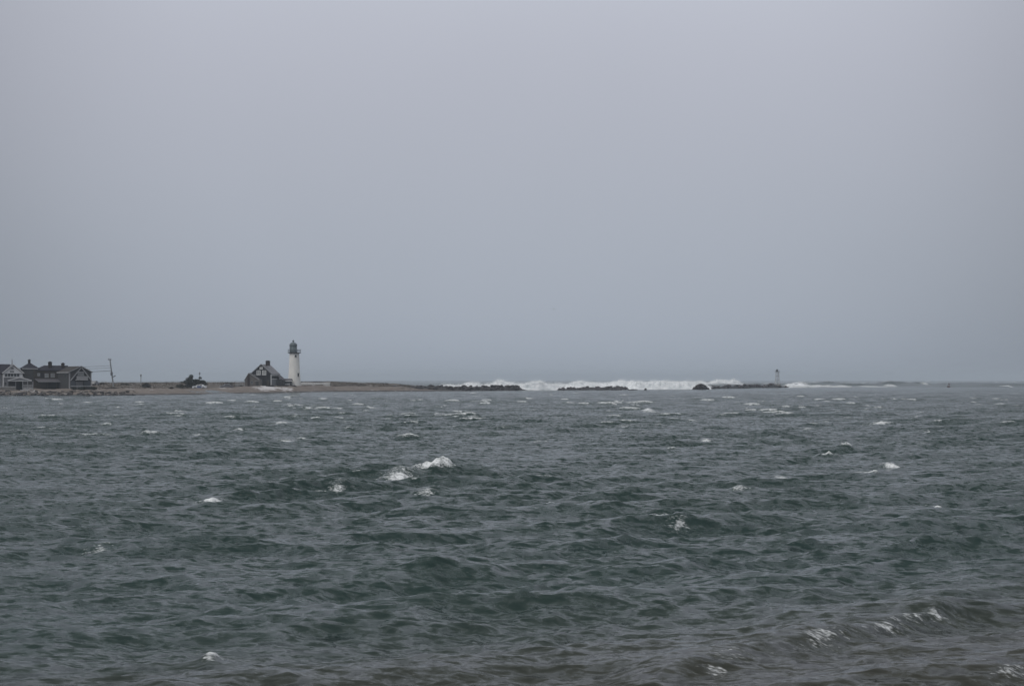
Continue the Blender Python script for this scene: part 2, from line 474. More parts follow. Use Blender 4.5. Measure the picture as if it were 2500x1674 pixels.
px_c = np.concatenate([np.arange(-900, 0, 12.0), np.arange(0, 1060, 2.0), np.arange(1060, 1420, 8.0)])
D_r = np.arange(398, 716, 1.25)
PX, DD = np.meshgrid(px_c, D_r)
Z = zground(PX, DD)
X = (PX - CX) / FPX * DD
above = sstep(0.1, 1.0, Z)
Z = Z + above * ((fbm(X * .25, DD * .2, 3, 4) - .5) * .75 + (fbm(X * 1.1, DD * .9, 9, 3) - .5) * .32)
Z = Z + (fbm(X * .3, DD * .3, 5, 3) - .5) * .2
Dw, D1, z1, D2, z2 = prof(PX)
veg = sstep(0.02, .4, (DD - D1) / (D2 - D1)) * (.35 + .6 * sstep(200, 300, PX)) * (1 - sstep(1000, 1030, PX)) + (PX > 830) * sstep(.2, .9, Z / z1) * .35
wet = sstep(.52, .22, Z)
snow = .95 * np.exp(-((PX - 648) / 26) ** 2 - ((DD - 572) / 14) ** 2) + .55 * np.exp(-((PX - 690) / 40) ** 2 - ((DD - 578) / 9) ** 2) \
     + .35 * np.exp(-((PX - 60) / 60) ** 2 - ((DD - 466) / 6) ** 2) + .30 * np.exp(-((PX - 385) / 15) ** 2 - ((DD - 548) / 8) ** 2) \
     + .3 * np.exp(-((PX - 560) / 60) ** 2 - ((DD - 548) / 9) ** 2) + .3 * np.exp(-((PX - 300) / 80) ** 2 - ((DD - 500) / 9) ** 2)
me = np_mesh('sand_spit', np.stack([X, DD, Z], -1).reshape(-1, 3), grid_quads(*PX.shape), mat=M['shore'],
             attrs={'veg': veg, 'wet': wet, 'snow': snow})
tag(link_mesh('sand_spit', me), 'low sand and scrub spit across the harbour with a dark wet waterline', kind='structure')

sb = MB().box(-9500, 9500, -300, 9500, -2.6, -2.0).build('seabed', M['seabed'])
tag(sb, kind='structure')

# ------------------------------------------------------------------ the sea
def build_sea():
    rows = [15.0]
    while rows[-1] < 640: rows.append(rows[-1] * (1 + (.0034 if rows[-1] < 200 else .0050)))
    while rows[-1] < 1300: rows.append(rows[-1] + 2.9)
    while rows[-1] < 9200: rows.append(rows[-1] * 1.03)
    D = np.array(rows)
    u_in = np.linspace(-.316, .316, 830)
    u_out = np.tan(np.linspace(math.atan(.318), math.radians(62), 56))[1:]
    u = np.concatenate([-u_out[::-1], u_in, u_out])
    nr, nc = len(D), len(u)
    U, Dg = np.meshgrid(u, D)
    U, Dg = U.astype(np.float32), Dg.astype(np.float32)
    Xg = U * Dg
    PXg = U * FPX + CX
    dx = np.zeros_like(Xg); dy = np.zeros_like(Xg); dz = np.zeros_like(Xg); J = np.zeros_like(Xg)
    # water-line of spit and jetty, harbour side / ocean side
    line = np.interp(PXg, [-900, 0, 260, 500, 640, 720, 820, 960, 1060, 1130, 1260, 1362, 1532, 1722, 1925, 2000, 2150, 4000],
                     [405, 450, 456, 494, 540, 575, 613, 630, 642, 655, 685, 700, 735, 800, 945, 960, 985, 1050]).astype(np.float32)
    ocean = sstep(-4, 22, Dg - line)
    shel = np.clip(.60 + .40 * (line - Dg) / 60, .60, 1)
    shel = np.where(Dg > line, 1.0, shel).astype(np.float32)
    r2 = np.random.default_rng(21)
    gust = (0.35 + 1.25 * fbm(Xg * .06, Dg * .03, 31, 4)).astype(np.float32)
    ncomp = 130
    lam = np.exp(np.linspace(math.log(.26), math.log(10.0), ncomp))
    lam *= np.exp(r2.normal(0, .02, ncomp))
    lost = np.zeros(nr)
    for L in lam:
        spread = .30 + .45 * math.exp(-L / 1.2)
        ang = r2.normal(math.radians(-76), spread)        # travelling towards the viewer and a little right
        k = 2 * math.pi / L
        slope = .021 * math.exp(-(math.log(L / 1.5) / .8) ** 2) + .0225 * math.exp(-(math.log(L / 4.6) / .5) ** 2) + .024 * math.exp(-(math.log(L / .45) / .6) ** 2)
        a = slope / k * math.sqrt(2)
        ph = r2.uniform(0, 6.2832)
        cxk, cyk = k * math.cos(ang), k * math.sin(ang)
        fade = sstep(.0072, .0115, L / D).astype(np.float32)      # waves the row spacing can hold
        lost += slope ** 2 * (1 - fade ** 2)
        use = np.nonzero(fade > 0)[0]
        if len(use) == 0: continue
        n = use[-1] + 1
        th = cxk * Xg[:n] + cyk * Dg[:n] + ph
        c, s = np.cos(th), np.sin(th)
        w = fade[:n, None] * a
        q = .7
        dz[:n] += w * c
        dx[:n] -= q * w * math.cos(ang) * s
        dy[:n] -= q * w * math.sin(ang) * s
        J[:n] += w * k * c
    # short steep wind chop with sharp crests, running a little aslant
    nn_ = int(np.searchsorted(D, 420))
    wx = Xg[:nn_].astype(np.float64); wy = Dg[:nn_].astype(np.float64)
    w1 = fbm(wx * .35, wy * .35, 201, 2) - .5; w2 = fbm(wx * .35 + 40, wy * .35, 203, 2) - .5
    for oi, (cell, amp, rot) in enumerate(((2.3, .130, .10), (1.25, .095, .30), (.68, .062, -.12), (.37, .036, .22), (.20, .018, -.05))):
        fade = sstep(.0052, .0105, cell * .8 / D[:nn_])
        lost += (amp / cell * 1.5) ** 2 * (1 - np.concatenate([fade, np.zeros(nr - nn_)]) ** 2)
        n2 = int(np.nonzero(fade > 0)[0][-1]) + 1
        a_ = wx[:n2] + w1[:n2] * 1.2; b_ = wy[:n2] + w2[:n2] * 1.2
        ca, sa = math.cos(rot), math.sin(rot)
        nz_ = vnoise((a_ * ca + b_ * sa) / (cell * 2.1), (b_ * ca - a_ * sa) / cell, 300 + oi)
        nz_ = .5 * nz_ + .5 * vnoise((a_ * ca + b_ * sa) / (cell * 1.3) + 9, (b_ * ca - a_ * sa) / (cell * .8) + 5, 320 + oi)
        rg = (1 - np.abs(2 * nz_ - 1) * 1.6)
        rg = np.clip(rg, -.6, 1) ** 2 * np.sign(rg)
        dz[:n2] += (fade[:n2, None] * amp * rg).astype(np.float32)
    g = gust * shel * (1 - .75 * sstep(900, 2500, Dg))
    calm = 1 - .45 * sstep(36, 24, Dg - .35 * Xg)
    g = g * calm * (1 + .55 * sstep(70, 240, Dg))
    dz *= g; dx *= g; dy *= g; J *= g
    # storm swell outside the jetty
    for L, a, ad, ph in ((85, .55, -84, .3), (62, .45, -70, 1.9), (47, .38, -98, 4.0), (110, .4, -60, 2.2), (34, .26, -80, 5.1), (27, .2, -105, .8),
                         (19, .13, -72, 3.3), (140, .4, -92, 1.0)):
        k = 2 * math.pi / L; an = math.radians(ad)
        th = k * (math.cos(an) * Xg + math.sin(an) * Dg) + ph
        if L < 60: w = ocean * (1 - sstep(1300, 2600, Dg))
        else: w = ocean
        dz += (a * w * (np.cos(th) + .25 * np.cos(2 * th))).astype(np.float32)
    # foam where the crests are pinched
    sd = J[(Dg > 60) & (Dg < 300) & (np.abs(U) < .3)].std()
    patch = fbm(Xg * .05, Dg * .035, 77, 3)
    thr = sd * (3.45 - 1.7 * (patch - .5) + .75 * sstep(90, 40, Dg) - 1.15 * sstep(90, 200, Dg))
    foam = np.clip((J - thr) / (.55 * sd), 0, 1) * (.75 + .2 * sstep(90, 200, Dg)) * (1 - ocean)
    foam = foam * (Dg < line)
    # breaking crests one can point to in the photograph
    caps = []
    disp = [(110, 959, 42, 1), (245, 975, 26, 1), (215, 1003, 95, .6), (345, 1000, 52, .8), (612, 1014, 50, .8), (655, 1012, 45, 1), (690, 1010, 26, .9), (645, 970, 34, 1),
            (918, 1106, 52, 1.6), (985, 1098, 78, 1.9), (1018, 1099, 34, 1.4), (1047, 1094, 22, 1), (970, 1147, 44, .7), (490, 1158, 44, 1.4), (487, 1524, 34, .9),
            (1490, 945, 32, 1), (1432, 980, 36, 1), (1482, 925, 36, .9), (1602, 938, 18, 1), (1640, 933, 28, .9), (2043, 914, 18, 1.2), (2018, 972, 50, .9),
            (2107, 957, 44, .8), (2290, 925, 40, .8), (2312, 929, 26, .9), (1935, 1038, 34, 1.4), (1893, 1050, 40, 1.2), (2040, 1073, 36, 1.3), (1983, 1088, 44, 1.1),
            (1790, 1099, 36, .9), (1690, 1133, 30, .8), (1615, 1014, 26, 1), (940, 1009, 46, .9), (548, 989, 26, .8), (412, 945, 34, .9), (1262, 1174, 34, .8),
            (1505, 1210, 60, .6), (2190, 987, 22, .7), (380, 948, 24, .8), (1158, 933, 22, .8), (1000, 953, 20, .9), (215, 1178, 60, .45), (780, 1128, 28, .7),
            (820, 999, 20, .8), (452, 1000, 18, .8), (2235, 959, 36, .7), (1535, 1030, 24, .8), (1985, 937, 22, .7), (275, 934, 26, .7), (1130, 1080, 20, .7),
            (1560, 1218, 30, .5), (2145, 1160, 20, .7), (1235, 1016, 40, .6), (60, 1006, 50, .5), (225, 1273, 40, .4), (2120, 1021, 24, .6), (945, 937, 24, .7)]
    for x, y, w, s in disp:
        caps.append((x * 1.0675, y * 1.0675, w * 1.0675, s))
    for _ in range(290):
        y = 927 + 34 * math.exp(r2.uniform(0, 1) ** 1.25 * 1.4)
        caps.append((r2.uniform(-60, 2560), y, r2.uniform(10, 36), r2.uniform(.25, .7) + .35 * (y < 1010)))
    for x, y, w, s in caps:
        d0 = CAMH * FPX / (y - HY)
        if d0 > float(np.interp(x, PXg[0], line[0])) - 6: continue
        x0 = (x - CX) / FPX * d0
        hw = .62 * w / FPX * d0
        hh = min(.09 + .27 * hw, .40) * min(s, 1.4)
        ln = max(hh * 2.6, .5)
        i0, i1 = np.searchsorted(D, d0 - 4 * ln), np.searchsorted(D, d0 + 5 * ln)
        j0, j1 = np.searchsorted(u, (x0 - 2.6 * hw) / d0), np.searchsorted(u, (x0 + 2.6 * hw) / d0)
        sl = (slice(i0, i1), slice(j0, j1))
        tilt = r2.normal(.18, .15)
        uu = (Xg[sl] - x0) / hw
        wob = (fbm(Xg[sl] * 2.2 / max(hw, .4), Dg[sl] * .6, int(x) % 97, 3) - .5)
        vv = (Dg[sl] - d0 - tilt * (Xg[sl] - x0)) / ln + wob * 1.1
        env = np.exp(-np.abs(uu) ** 2.4) * (.75 + .8 * wob)
        pr = np.where(vv < 0, np.exp(-(vv / .62) ** 2), np.exp(-(vv / 1.6) ** 2))
        dz[sl] += (hh * env * pr).astype(np.float32)
        fr = np.exp(-np.abs(uu * 1.05) ** 2.6) * np.where(vv < .1, np.exp(-((vv + .08) / .58) ** 4), np.exp(-((vv - .1) / .5) ** 2))
        foam[sl] = np.maximum(foam[sl], fr * min(.55 + .38 * s, 1.05))
        tail = np.exp(-(uu / 1.7) ** 2) * np.exp(-((vv - .9) / 1.3) ** 2) + .8 * np.exp(-(uu / 2.0) ** 4) * np.exp(-((vv + .02) / .16) ** 2)
        foam[sl] = np.maximum(foam[sl], tail * min(.34 + .14 * s, .58))
    # the small breaker running in to the near beach, bottom right
    def breaker(ax, ay, bx, by, hgt, wid, spots):
        da, db = CAMH * FPX / (ay - HY), CAMH * FPX / (by - HY)
        A = np.array([(ax - CX) / FPX * da, da]); B = np.array([(bx - CX) / FPX * db, db])
        t = (B - A); Ln = np.hypot(*t); t = t / Ln; n = np.array([-t[1], t[0]])
        ii = slice(np.searchsorted(D, min(da, db) - 9), np.searchsorted(D, max(da, db) + 9))
        al = (Xg[ii] - A[0]) * t[0] + (Dg[ii] - A[1]) * t[1]
        of = (Xg[ii] - A[0]) * n[0] + (Dg[ii] - A[1]) * n[1] + (fbm(Xg[ii] * .7, Dg[ii] * .7, 5, 3) - .5) * .55
        e = sstep(-1.5, 1.2, al) * sstep(Ln + 2.0, Ln - 1.2, al)
        pr = np.where(of < 0, np.exp(-(of / (.42 * wid)) ** 2), np.exp(-(of / (1.6 * wid)) ** 2))
        dz[ii] += (hgt * e * pr).astype(np.float32)
        for s0, sw, amt in spots:
            f = np.exp(-(((al / Ln) - s0) / sw) ** 2) * np.exp(-((of + .16) / (.30 * wid)) ** 2) * amt
            foam[ii] = np.maximum(foam[ii], f)
    breaker(1660, 1660, 2330, 1505, .23, .75, ((.6, .34, .34), (.40, .07, .62), (.50, .04, .5), (.66, .045, .74), (.74, .05, .45), (.80, .035, .62), (.87, .03, .72), (.12, .05, .5)))
    breaker(2320, 1700, 2560, 1650, .16, .7, ((.5, .2, .6),))
    breaker(1690, 1665, 1790, 1655, .14, .5, ((.5, .3, .75),))
    # swells breaking outside: (px, depth, half width px, crest height, thickness m, foam front, foam crest)
    for x, d0, w, hgt, th_, ff, fc in ((1945, 950, 60, 1.1, 7, 1.0, 1), (2040, 962, 70, .9, 6, .95, 1), (2120, 985, 60, .8, 6, .75, .8), (2172, 995, 20, 1.6, 6, .9, 1),
                                       (1990, 1060, 70, 2.3, 10, .15, .9), (2080, 1085, 60, 2.5, 11, .1, .8), (2180, 1130, 42, 3.3, 12, .1, .8), (2130, 1110, 50, 2.7, 12, .1, .9), (2225, 1120, 40, 2.2, 12, .1, .8), (2010, 1150, 80, 2.8, 12, .1, .9),
                                       (2240, 1180, 40, 2.6, 13, 0, .5), (1850, 1010, 26, 2.5, 9, 0, .25), (1880, 1050, 60, 1.8, 10, .3, .9), (2330, 1250, 60, 1.6, 14, 0, .4),
                                       (2430, 1200, 70, 1.5, 14, 0, .4), (2300, 1080, 50, .8, 9, 0, .5), (2480, 1060, 60, .9, 9, 0, .3), (1110, 730, 40, 1.6, 8, .3, .9),
                                       (1170, 760, 40, 2.0, 9, .4, 1), (1390, 790, 40, 2.2, 9, .5, 1), (1460, 800, 50, 2.4, 9, .7, 1), (1560, 810, 70, 2.6, 10, .9, 1),
                                       (1650, 850, 60, 2.6, 10, .9, 1), (1760, 880, 60, 2.4, 10, .8, 1), (1270, 750, 60, 2.0, 9, .8, 1)):
        x0 = (x - CX) / FPX * d0; hw = w / FPX * d0
        ii = slice(np.searchsorted(D, d0 - 4 * th_), np.searchsorted(D, d0 + 5 * th_))
        uu = (Xg[ii] - x0) / hw
        wob = fbm(Xg[ii] * .12, Dg[ii] * .02, int(x), 4) - .5
        vv = (Dg[ii] - d0) / th_ + wob * .8
        env = np.exp(-np.abs(uu) ** 2.2) * (1 + .9 * wob)
        pr = np.where(vv < 0, np.exp(-(vv / .6) ** 2), np.exp(-(vv / 1.5) ** 2))
        dz[ii] = dz[ii] * (1 - .6 * env * pr) + (hgt * env * pr).astype(np.float32)
        f = np.maximum(ff * np.where(vv < .15, 1, np.exp(-((vv - .15) / .5) ** 2)) * (vv > -1.3), fc * np.exp(-((vv + .02) / .16) ** 2))
        foam[ii] = np.maximum(foam[ii], f * np.clip(1.25 * env, 0, 1) * (.85 + .5 * wob))
    # white water between the ridges and along the outer face of the jetty
    wash = ocean * sstep(60, 6, Dg - line) * (PXg > 1130) * (PXg < 2000) * (.45 + .5 * fbm(Xg * .1, Dg * .05, 12, 3))
    foam = np.maximum(foam, wash)
    far = ocean * sstep(.66, .78, fbm(Xg * .05, Dg * .012, 55, 3)) * .8 * (PXg > 1900)
    foam = np.maximum(foam, far)
    # thin wash at the foot of spit and jetty
    edge = np.exp(-((line - Dg - 2.0) / 2.2) ** 2) * (.25 + .6 * fbm(Xg * .12, Dg * .1, 8, 3)) * (PXg < 1950) * (PXg > -200)
    edge = np.where(PXg > 1190, edge * 1.25, edge)
    foam = np.maximum(foam, edge)
    co = np.stack([Xg + dx, Dg + dy, dz], -1).reshape(-1, 3)
    me = np_mesh('sea', co, grid_quads(nr, nc), mat=M['water'], attrs={'foam': foam, 'fine': np.repeat(np.clip(np.sqrt(lost) / .17, 0, 1.8), nc)})
    return tag(link_mesh('sea', me), 'grey green wind-chopped harbour and sea with scattered whitecaps', kind='structure')
build_sea()

# ------------------------------------------------------------------ haze: the snowy sea air
hz = MB().box(-9400, 9400, -200, 9300, -3.6, 28).build('haze', None)
hm = bpy.data.materials.new('sea haze')
hm.use_nodes = True
hm.node_tree.nodes.clear()
ho = hm.node_tree.nodes.new('ShaderNodeOutputMaterial')
hv = hm.node_tree.nodes.new('ShaderNodeVolumePrincipled')
hv.inputs['Color'].default_value = (.66, .73, .82, 1)
hv.inputs['Density'].default_value = .00020
hm.node_tree.links.new(hv.outputs[0], ho.inputs['Volume'])
hz.data.materials.append(hm)
tag(hz, kind='stuff')

# ------------------------------------------------------------------ rocks
def rock_mesh(name, seed, m, flat=.7):
    r = random.Random(seed)
    mb = MB()
    n, rings = 8, 5
    off = Vector((r.uniform(-50, 50), r.uniform(-50, 50), r.uniform(-50, 50)))
    vs, fs = [], []
    def put(d):
        k = .5 * (1 + .45 * mnoise.noise(d * 1.3 + off) + .25 * mnoise.noise(d * 3.1 + off))
        p = d * k
        return (p.x * 1.15, p.y, p.z * flat)
    vs.append(put(Vector((0, 0, -1))))
    for i in range(1, rings):
        ph = -math.pi / 2 + math.pi * i / rings
        for j in range(n):
            t = 2 * math.pi * (j + .5 * (i % 2)) / n
            vs.append(put(Vector((math.cos(t) * math.cos(ph), math.sin(t) * math.cos(ph), math.sin(ph)))))
    vs.append(put(Vector((0, 0, 1))))
    for j in range(n): fs.append((0, 1 + (j + 1) % n, 1 + j))
    for i in range(rings - 2):
        a = 1 + i * n
        for j in range(n):
            fs.append((a + j, a + (j + 1) % n, a + n + (j + 1) % n, a + n + j))
    t = len(vs) - 1; a = t - n
    for j in range(n): fs.append((a + j, a + (j + 1) % n, t))
    mb.add(vs, fs)
    return mb.mesh(name, m)

RK = {k: [rock_mesh('stone', 11 * i + s, M[k]) for i in range(5)] for s, k in enumerate(('rock_dark', 'rock_mid', 'rock_pale', 'rock_rust', 'rock_wash'))}

def stone(parent, kinds, loc, size, name='stone'):
    o = bpy.data.objects.new(name, random.choice(RK[random.choice(kinds)]))
    o.parent = parent
    o.location = loc
    o.rotation_euler = (random.uniform(-.35, .35), random.uniform(-.35, .35), random.uniform(0, 6.28))
    o.scale = (size * random.uniform(.85, 1.3), size * random.uniform(.8, 1.15), size * random.uniform(.75, 1.05))
    COL.objects.link(o)
    return o

# riprap in front of the houses
rev = thing('rock_revetment', 'jumbled dark and pale boulders along the waterline below the houses', 'rock revetment', P(150, 955, 462))
for i in range(285):
    px = random.uniform(-90, 330)
    Dw_ = float(prof(px)[0])
    t = random.random()
    d = Dw_ - 2 + t * 15
    s = random.uniform(.5, 1.15) * (1 if px < 250 else .75)
    kinds = ['rock_dark', 'rock_dark', 'rock_mid'] if t < .35 else (['rock_mid', 'rock_dark', 'rock_pale'] if t < .7 else ['rock_mid', 'rock_pale', 'rock_pale'])
    w = Vector(((px - CX) / FPX * d, d, float(zground(px, d)) + .12 * s))
    stone(rev, kinds, w - rev.location, s)

# jetty
jet = thing('stone_jetty', 'long broken jetty of dark stones running out from the spit to the small light tower', 'jetty', P(1260, 953, 690))
SEG = [(960, 640, 2.6), (1005, 648, 1.75), (1060, 655, 1.85), (1150, 668, 1.75), (1225, 680, 1.75), (1262, 685, 2.0), (1275, 686, .8), (1300, 690, -.4), (1352, 698, -.4),
       (1364, 700, .8), (1440, 716, 1.2), (1500, 728, 1.25), (1528, 734, 1.15), (1542, 736, -.5), (1712, 790, -.5), (1724, 800, 1.1), (1800, 857, 1.6), (1870, 908, 1.75), (1905, 935, 1.6), (1925, 947, .2), (1938, 952, -1.0)]
SEG = np.array(SEG)
def jet_at(px): return float(np.interp(px, SEG[:, 0], SEG[:, 1])), float(np.interp(px, SEG[:, 0], SEG[:, 2]))
pxs = np.arange(960, 1939, 1.5)
rows = []
for px in pxs:
    d, zt = jet_at(px)
    zt += (float(fbm(px * .06, 3.3, 61, 3)) - .5) * 1.1 - .1
    rows.append([((px - CX) / FPX * (d + o), d + o, z) for o, z in ((-6, -1.8), (-3.6, zt * .35 - .6), (-1.9, zt * .8 - .15), (-1.0, zt - .12), (1.0, zt - .12), (4, zt * .4 - .6), (7, -1.8))])
co = np.array(rows).reshape(-1, 3)
jn = (fbm(co[:, 0] * .9, co[:, 1] * .7, 41, 3) - .5)
co[:, 2] += jn * .8
co -= np.array(jet.location)
link_mesh('rubble_core', np_mesh('rubble_core', co, grid_quads(len(pxs), 7)[:, ::-1], mat=M['rock_dark'], smooth=False), jet)
def jstones(a, b, n, kinds, s0, s1):
    for i in range(n):
        px = random.uniform(a, b)
        d, zt = jet_at(px)
        if zt < 0: continue
        zt += (float(fbm(px * .06, 3.3, 61, 3)) - .5) * 1.1
        t = random.random()
        o = -3.4 + 3.6 * t
        z = min(zt, zt * (.15 + 1.1 * t)) - .15
        s = random.uniform(s0, s1)
        dd = d + o
        stone(jet, kinds, Vector(((px - CX) / FPX * dd, dd, z)) - jet.location, s)
jstones(1000, 1268, 135, ['rock_dark', 'rock_dark', 'rock_dark', 'rock_mid'], .7, 2.1)
jstones(1362, 1534, 62, ['rock_wash', 'rock_wash', 'rock_dark'], .6, 1.7)
jstones(1722, 1926, 90, ['rock_dark', 'rock_wash', 'rock_dark', 'rock_rust'], .8, 2.2)

pile = thing('rock_pile', 'dome-shaped dark brown rock heap standing alone in the white surf', 'rock pile', P(1710, 951, 748))
sc_ = 748 / FPX
for px, py, s in ((1696, 948, 2.0), (1703, 944, 2.3), (1711, 942, 2.5), (1719, 944, 2.3), (1726, 948, 1.9), (1707, 948.5, 2.3), (1715, 948.5, 2.3), (1703, 940.5, 1.2), (1709, 939, 1.3),
                  (1716, 939.5, 1.2), (1721, 941, 1.0), (1693, 950, 1.2), (1729, 949.5, 1.1), (1699, 951, 1.6), (1722, 951, 1.6)):
    stone(pile, ['rock_rust', 'rock_rust', 'rock_dark'], P(px, py, 748 + random.uniform(-1, 1)) - pile.location, s)

for px, w, hgt, lab in ((1425, 15, .7, 'low dark rock awash in foam, leftmost of the low rocks by the jetty'), (1470, 27, .6, 'widest low dark rock awash in front of the grey jetty'),
                        (1496, 9, .9, 'small dark rock standing between two wide low rocks'), (1511, 16, .9, 'dark rock just below the broken end of the grey jetty'),
                        (1546, 22, .5, 'long flat rock awash just past the broken jetty end'), (1576, 7, 1.1, 'small upright dark rock alone in the white surf')):
    d = 696
    o = rock_mesh('rock', int(px), M['rock_dark'], 1.0)
    o = link_mesh('rock', o)
    p = P(px, 952, d); p.z = .05
    o.location = p
    o.scale = (w * d / FPX * 1.0, 1.8, hgt * 1.6)
    tag(o, lab, 'rock', 'low rocks awash by the jetty')

# ------------------------------------------------------------------ surf
def surf(label, pts, d0, d1, thick, nspray, seed, blow=1.0):
    """a bank of white water: pts = (px, py of the top); base below the waterline; spray torn off its top"""
    pts = np.array(pts, float)
    px = np.arange(pts[0, 0], pts[-1, 0], 1.0)
    dep = np.interp(px, [pts[0, 0], pts[-1, 0]], [d0, d1])
    top = CAMH - (np.interp(px, pts[:, 0], pts[:, 1]) - HY) * dep / FPX
    top = top * (.62 + .76 * fbm(px * .05, px * 0 + 1.7, seed + 21, 3))
    lum = (fbm(px * .14, px * 0 + seed, seed, 4) - .5) * .8 + (fbm(px * .035, px * 0 + 3.3, seed + 9, 2) - .5) * 1.6
    top = np.maximum(top * .84 + lum * .8, .05)
    v = np.linspace(-1, 1, 21)
    PXs, V = np.meshgrid(px, v, indexing='ij')
    base = np.clip(1 - np.abs(V) ** 1.35, 0, 1)
    n3 = fbm(PXs * .07 + V * .8, V * 3.4 + PXs * .02, seed + 5, 4) - .5
    n4 = fbm(PXs * .16 + 11, V * 5.5, seed + 15, 4) - .5
    Zs = -.6 + (top[:, None] + .6) * base * (1 + .45 * n3 + .5 * n4)
    Ys = dep[:, None] + V * thick * 1.3 + n3 * 1.8
    Xs = (PXs - CX) / FPX * dep[:, None] + n3 * .8
    org = Vector(((px.mean() - CX) / FPX * dep.mean(), dep.mean(), 0))
    co = np.stack([Xs, Ys, Zs], -1).reshape(-1, 3) - np.array(org)
    o = link_mesh('surf', np_mesh('surf', co, grid_quads(len(px), 21)[:, ::-1], mat=M['foam']))
    o.location = org
    tag(o, label, 'surf', kind='stuff')
    # droplets and shreds of foam
    r = np.random.default_rng(seed)
    k = r.integers(0, len(px), nspray)
    wgt = np.clip(top[k], .3, 4)
    hgt = r.exponential(.42, nspray) * wgt ** .7
    plume = np.clip(fbm(px * .09, px * 0 + 7.7, seed + 3, 3) * 2.6 - .55, .12, 2)[k]
    hgt = hgt * plume * .7
    z = top[k] * r.uniform(.85, 1.05, nspray) + hgt * .9
    x = (px[k] - CX) / FPX * dep[k] + hgt * blow * r.uniform(-.4, 1.6, nspray) + r.normal(0, .5, nspray)
    y = dep[k] + r.normal(0, thick * .45, nspray) - hgt * .5
    s = r.uniform(.02, .075, nspray) * (1.2 - np.clip(hgt / 3, 0, .8))
    pos = np.stack([x, y, z], -1)
    tri = r.normal(size=(nspray, 3, 3)) * np.array([1.3, .8, .8])
    c4 = pos[:, None, :] + tri * s[:, None, None]
    i = np.arange(nspray * 3).reshape(-1, 3)
    sp_ = link_mesh('spray', np_mesh('spray', c4.reshape(-1, 3) - np.array(org), None, i.reshape(-1, 3), M['spray'], False), o)
    sp_['kind'] = 'stuff'
    return o

surf('white spray blowing over the long dark first stretch of jetty', [(1075, 944), (1100, 940), (1130, 940.5), (1148, 935), (1160, 936), (1176, 938), (1188, 933), (1210, 931), (1240, 930.5), (1262, 934), (1290, 935), (1310, 940)], 688, 702, 3.0, 26400, 1)
surf('white burst of surf pouring through the gap in the jetty', [(1258, 951), (1275, 943), (1288, 936), (1300, 931), (1322, 931.5), (1340, 935), (1356, 940), (1372, 950)], 690, 704, 3.0, 20532, 2)
surf('bank of white water behind the low grey stretch of jetty', [(1355, 940), (1390, 937), (1402, 933), (1425, 935), (1450, 934), (1470, 931), (1500, 929), (1530, 930), (1560, 931), (1590, 934)], 748, 770, 4.0, 26400, 3)
surf('widest bank of surf rolling left of the dark rock heap', [(1528, 948), (1540, 938), (1560, 931), (1590, 929), (1605, 927), (1630, 931), (1660, 931), (1690, 933), (1720, 938), (1735, 946)], 756, 790, 4.5, 26400, 4)
surf('spray plume rising behind the jetty right of the rock heap', [(1600, 935), (1640, 930), (1700, 930), (1735, 929), (1760, 928), (1775, 928), (1790, 925.5), (1800, 927), (1808, 934), (1818, 938)], 850, 900, 4.0, 26400, 5)
surf('white surf bursting past the jetty end beside the light tower', [(1910, 946), (1918, 939), (1926, 934), (1940, 932), (1952, 934), (1965, 938), (1990, 940), (2040, 942), (2075, 944)], 955, 965, 3.5, 20532, 6)

# ------------------------------------------------------------------ buildings
class Fr:
    """local frame of a building front: x to the right, z up, y away; built from photo pixels at depth D"""
    def __init__(s, px0, pyb, D, rel=0.0):
        s.px0, s.pyb, s.D = px0, pyb, D
        s.k = D / FPX
        s.loc = P(px0, pyb, D)
        s.rot = -math.atan((px0 - CX) / FPX) + math.radians(rel)
        s.c = math.cos(math.radians(rel))
    def x(s, px): return (px - s.px0) * s.k / s.c
    def z(s, py): return (s.pyb - py) * s.k

def window(f, parent, p0, p1, q0, q1, y, fm='white', gm='glass', bars=(1, 1), fw=.09, sill=True):
    """framed window on a front at local depth y; pane is its child"""
    x0, x1, z1, z0 = f.x(p0), f.x(p1), f.z(q0), f.z(q1)
    mb = MB()
    mb.box(x0, x1, y - .07, y + .02, z1 - fw, z1).box(x0, x1, y - .07, y + .02, z0, z0 + fw)
    mb.box(x0, x0 + fw, y - .07, y + .02, z0 + fw, z1 - fw).box(x1 - fw, x1, y - .07, y + .02, z0 + fw, z1 - fw)
    for i in range(1, bars[0] + 1):
        zz = z0 + (z1 - z0) * i / (bars[0] + 1)
        mb.box(x0 + fw, x1 - fw, y - .055, y + .02, zz - .03, zz + .03)
    for i in range(1, bars[1] + 1):
        xx = x0 + (x1 - x0) * i / (bars[1] + 1)
        mb.box(xx - .022, xx + .022, y - .05, y + .02, z0 + fw, z1 - fw)
    if sill: mb.box(x0 - .06, x1 + .06, y - .12, y + .02, z0 - .07, z0 - .002)
    w = mb.build('window', M[fm], parent)
    MB().box(x0 + fw, x1 - fw, y - .03, y + .015, z0 + fw, z1 - fw).build('pane', M[gm], w)
    return w

def chimney(f, parent, p0, p1, q0, q1, y, m='brick', dep=None):
    x0, x1, z1, z0 = f.x(p0), f.x(p1), f.z(q0), f.z(q1)
    dep = dep or (x1 - x0) * .8
    c = MB().box(x0, x1, y, y + dep, z0, z1 - .25).build('chimney', M[m], parent)
    MB().box(x0 - .08, x1 + .08, y - .08, y + dep + .08, z1 - .25, z1 - .06).build('cap', M[m], c)
    MB().box(x0 + .15, x1 - .15, y + .12, y + dep - .12, z1 - .06, z1 + .12).build('flue', M['iron'], c)
    return c

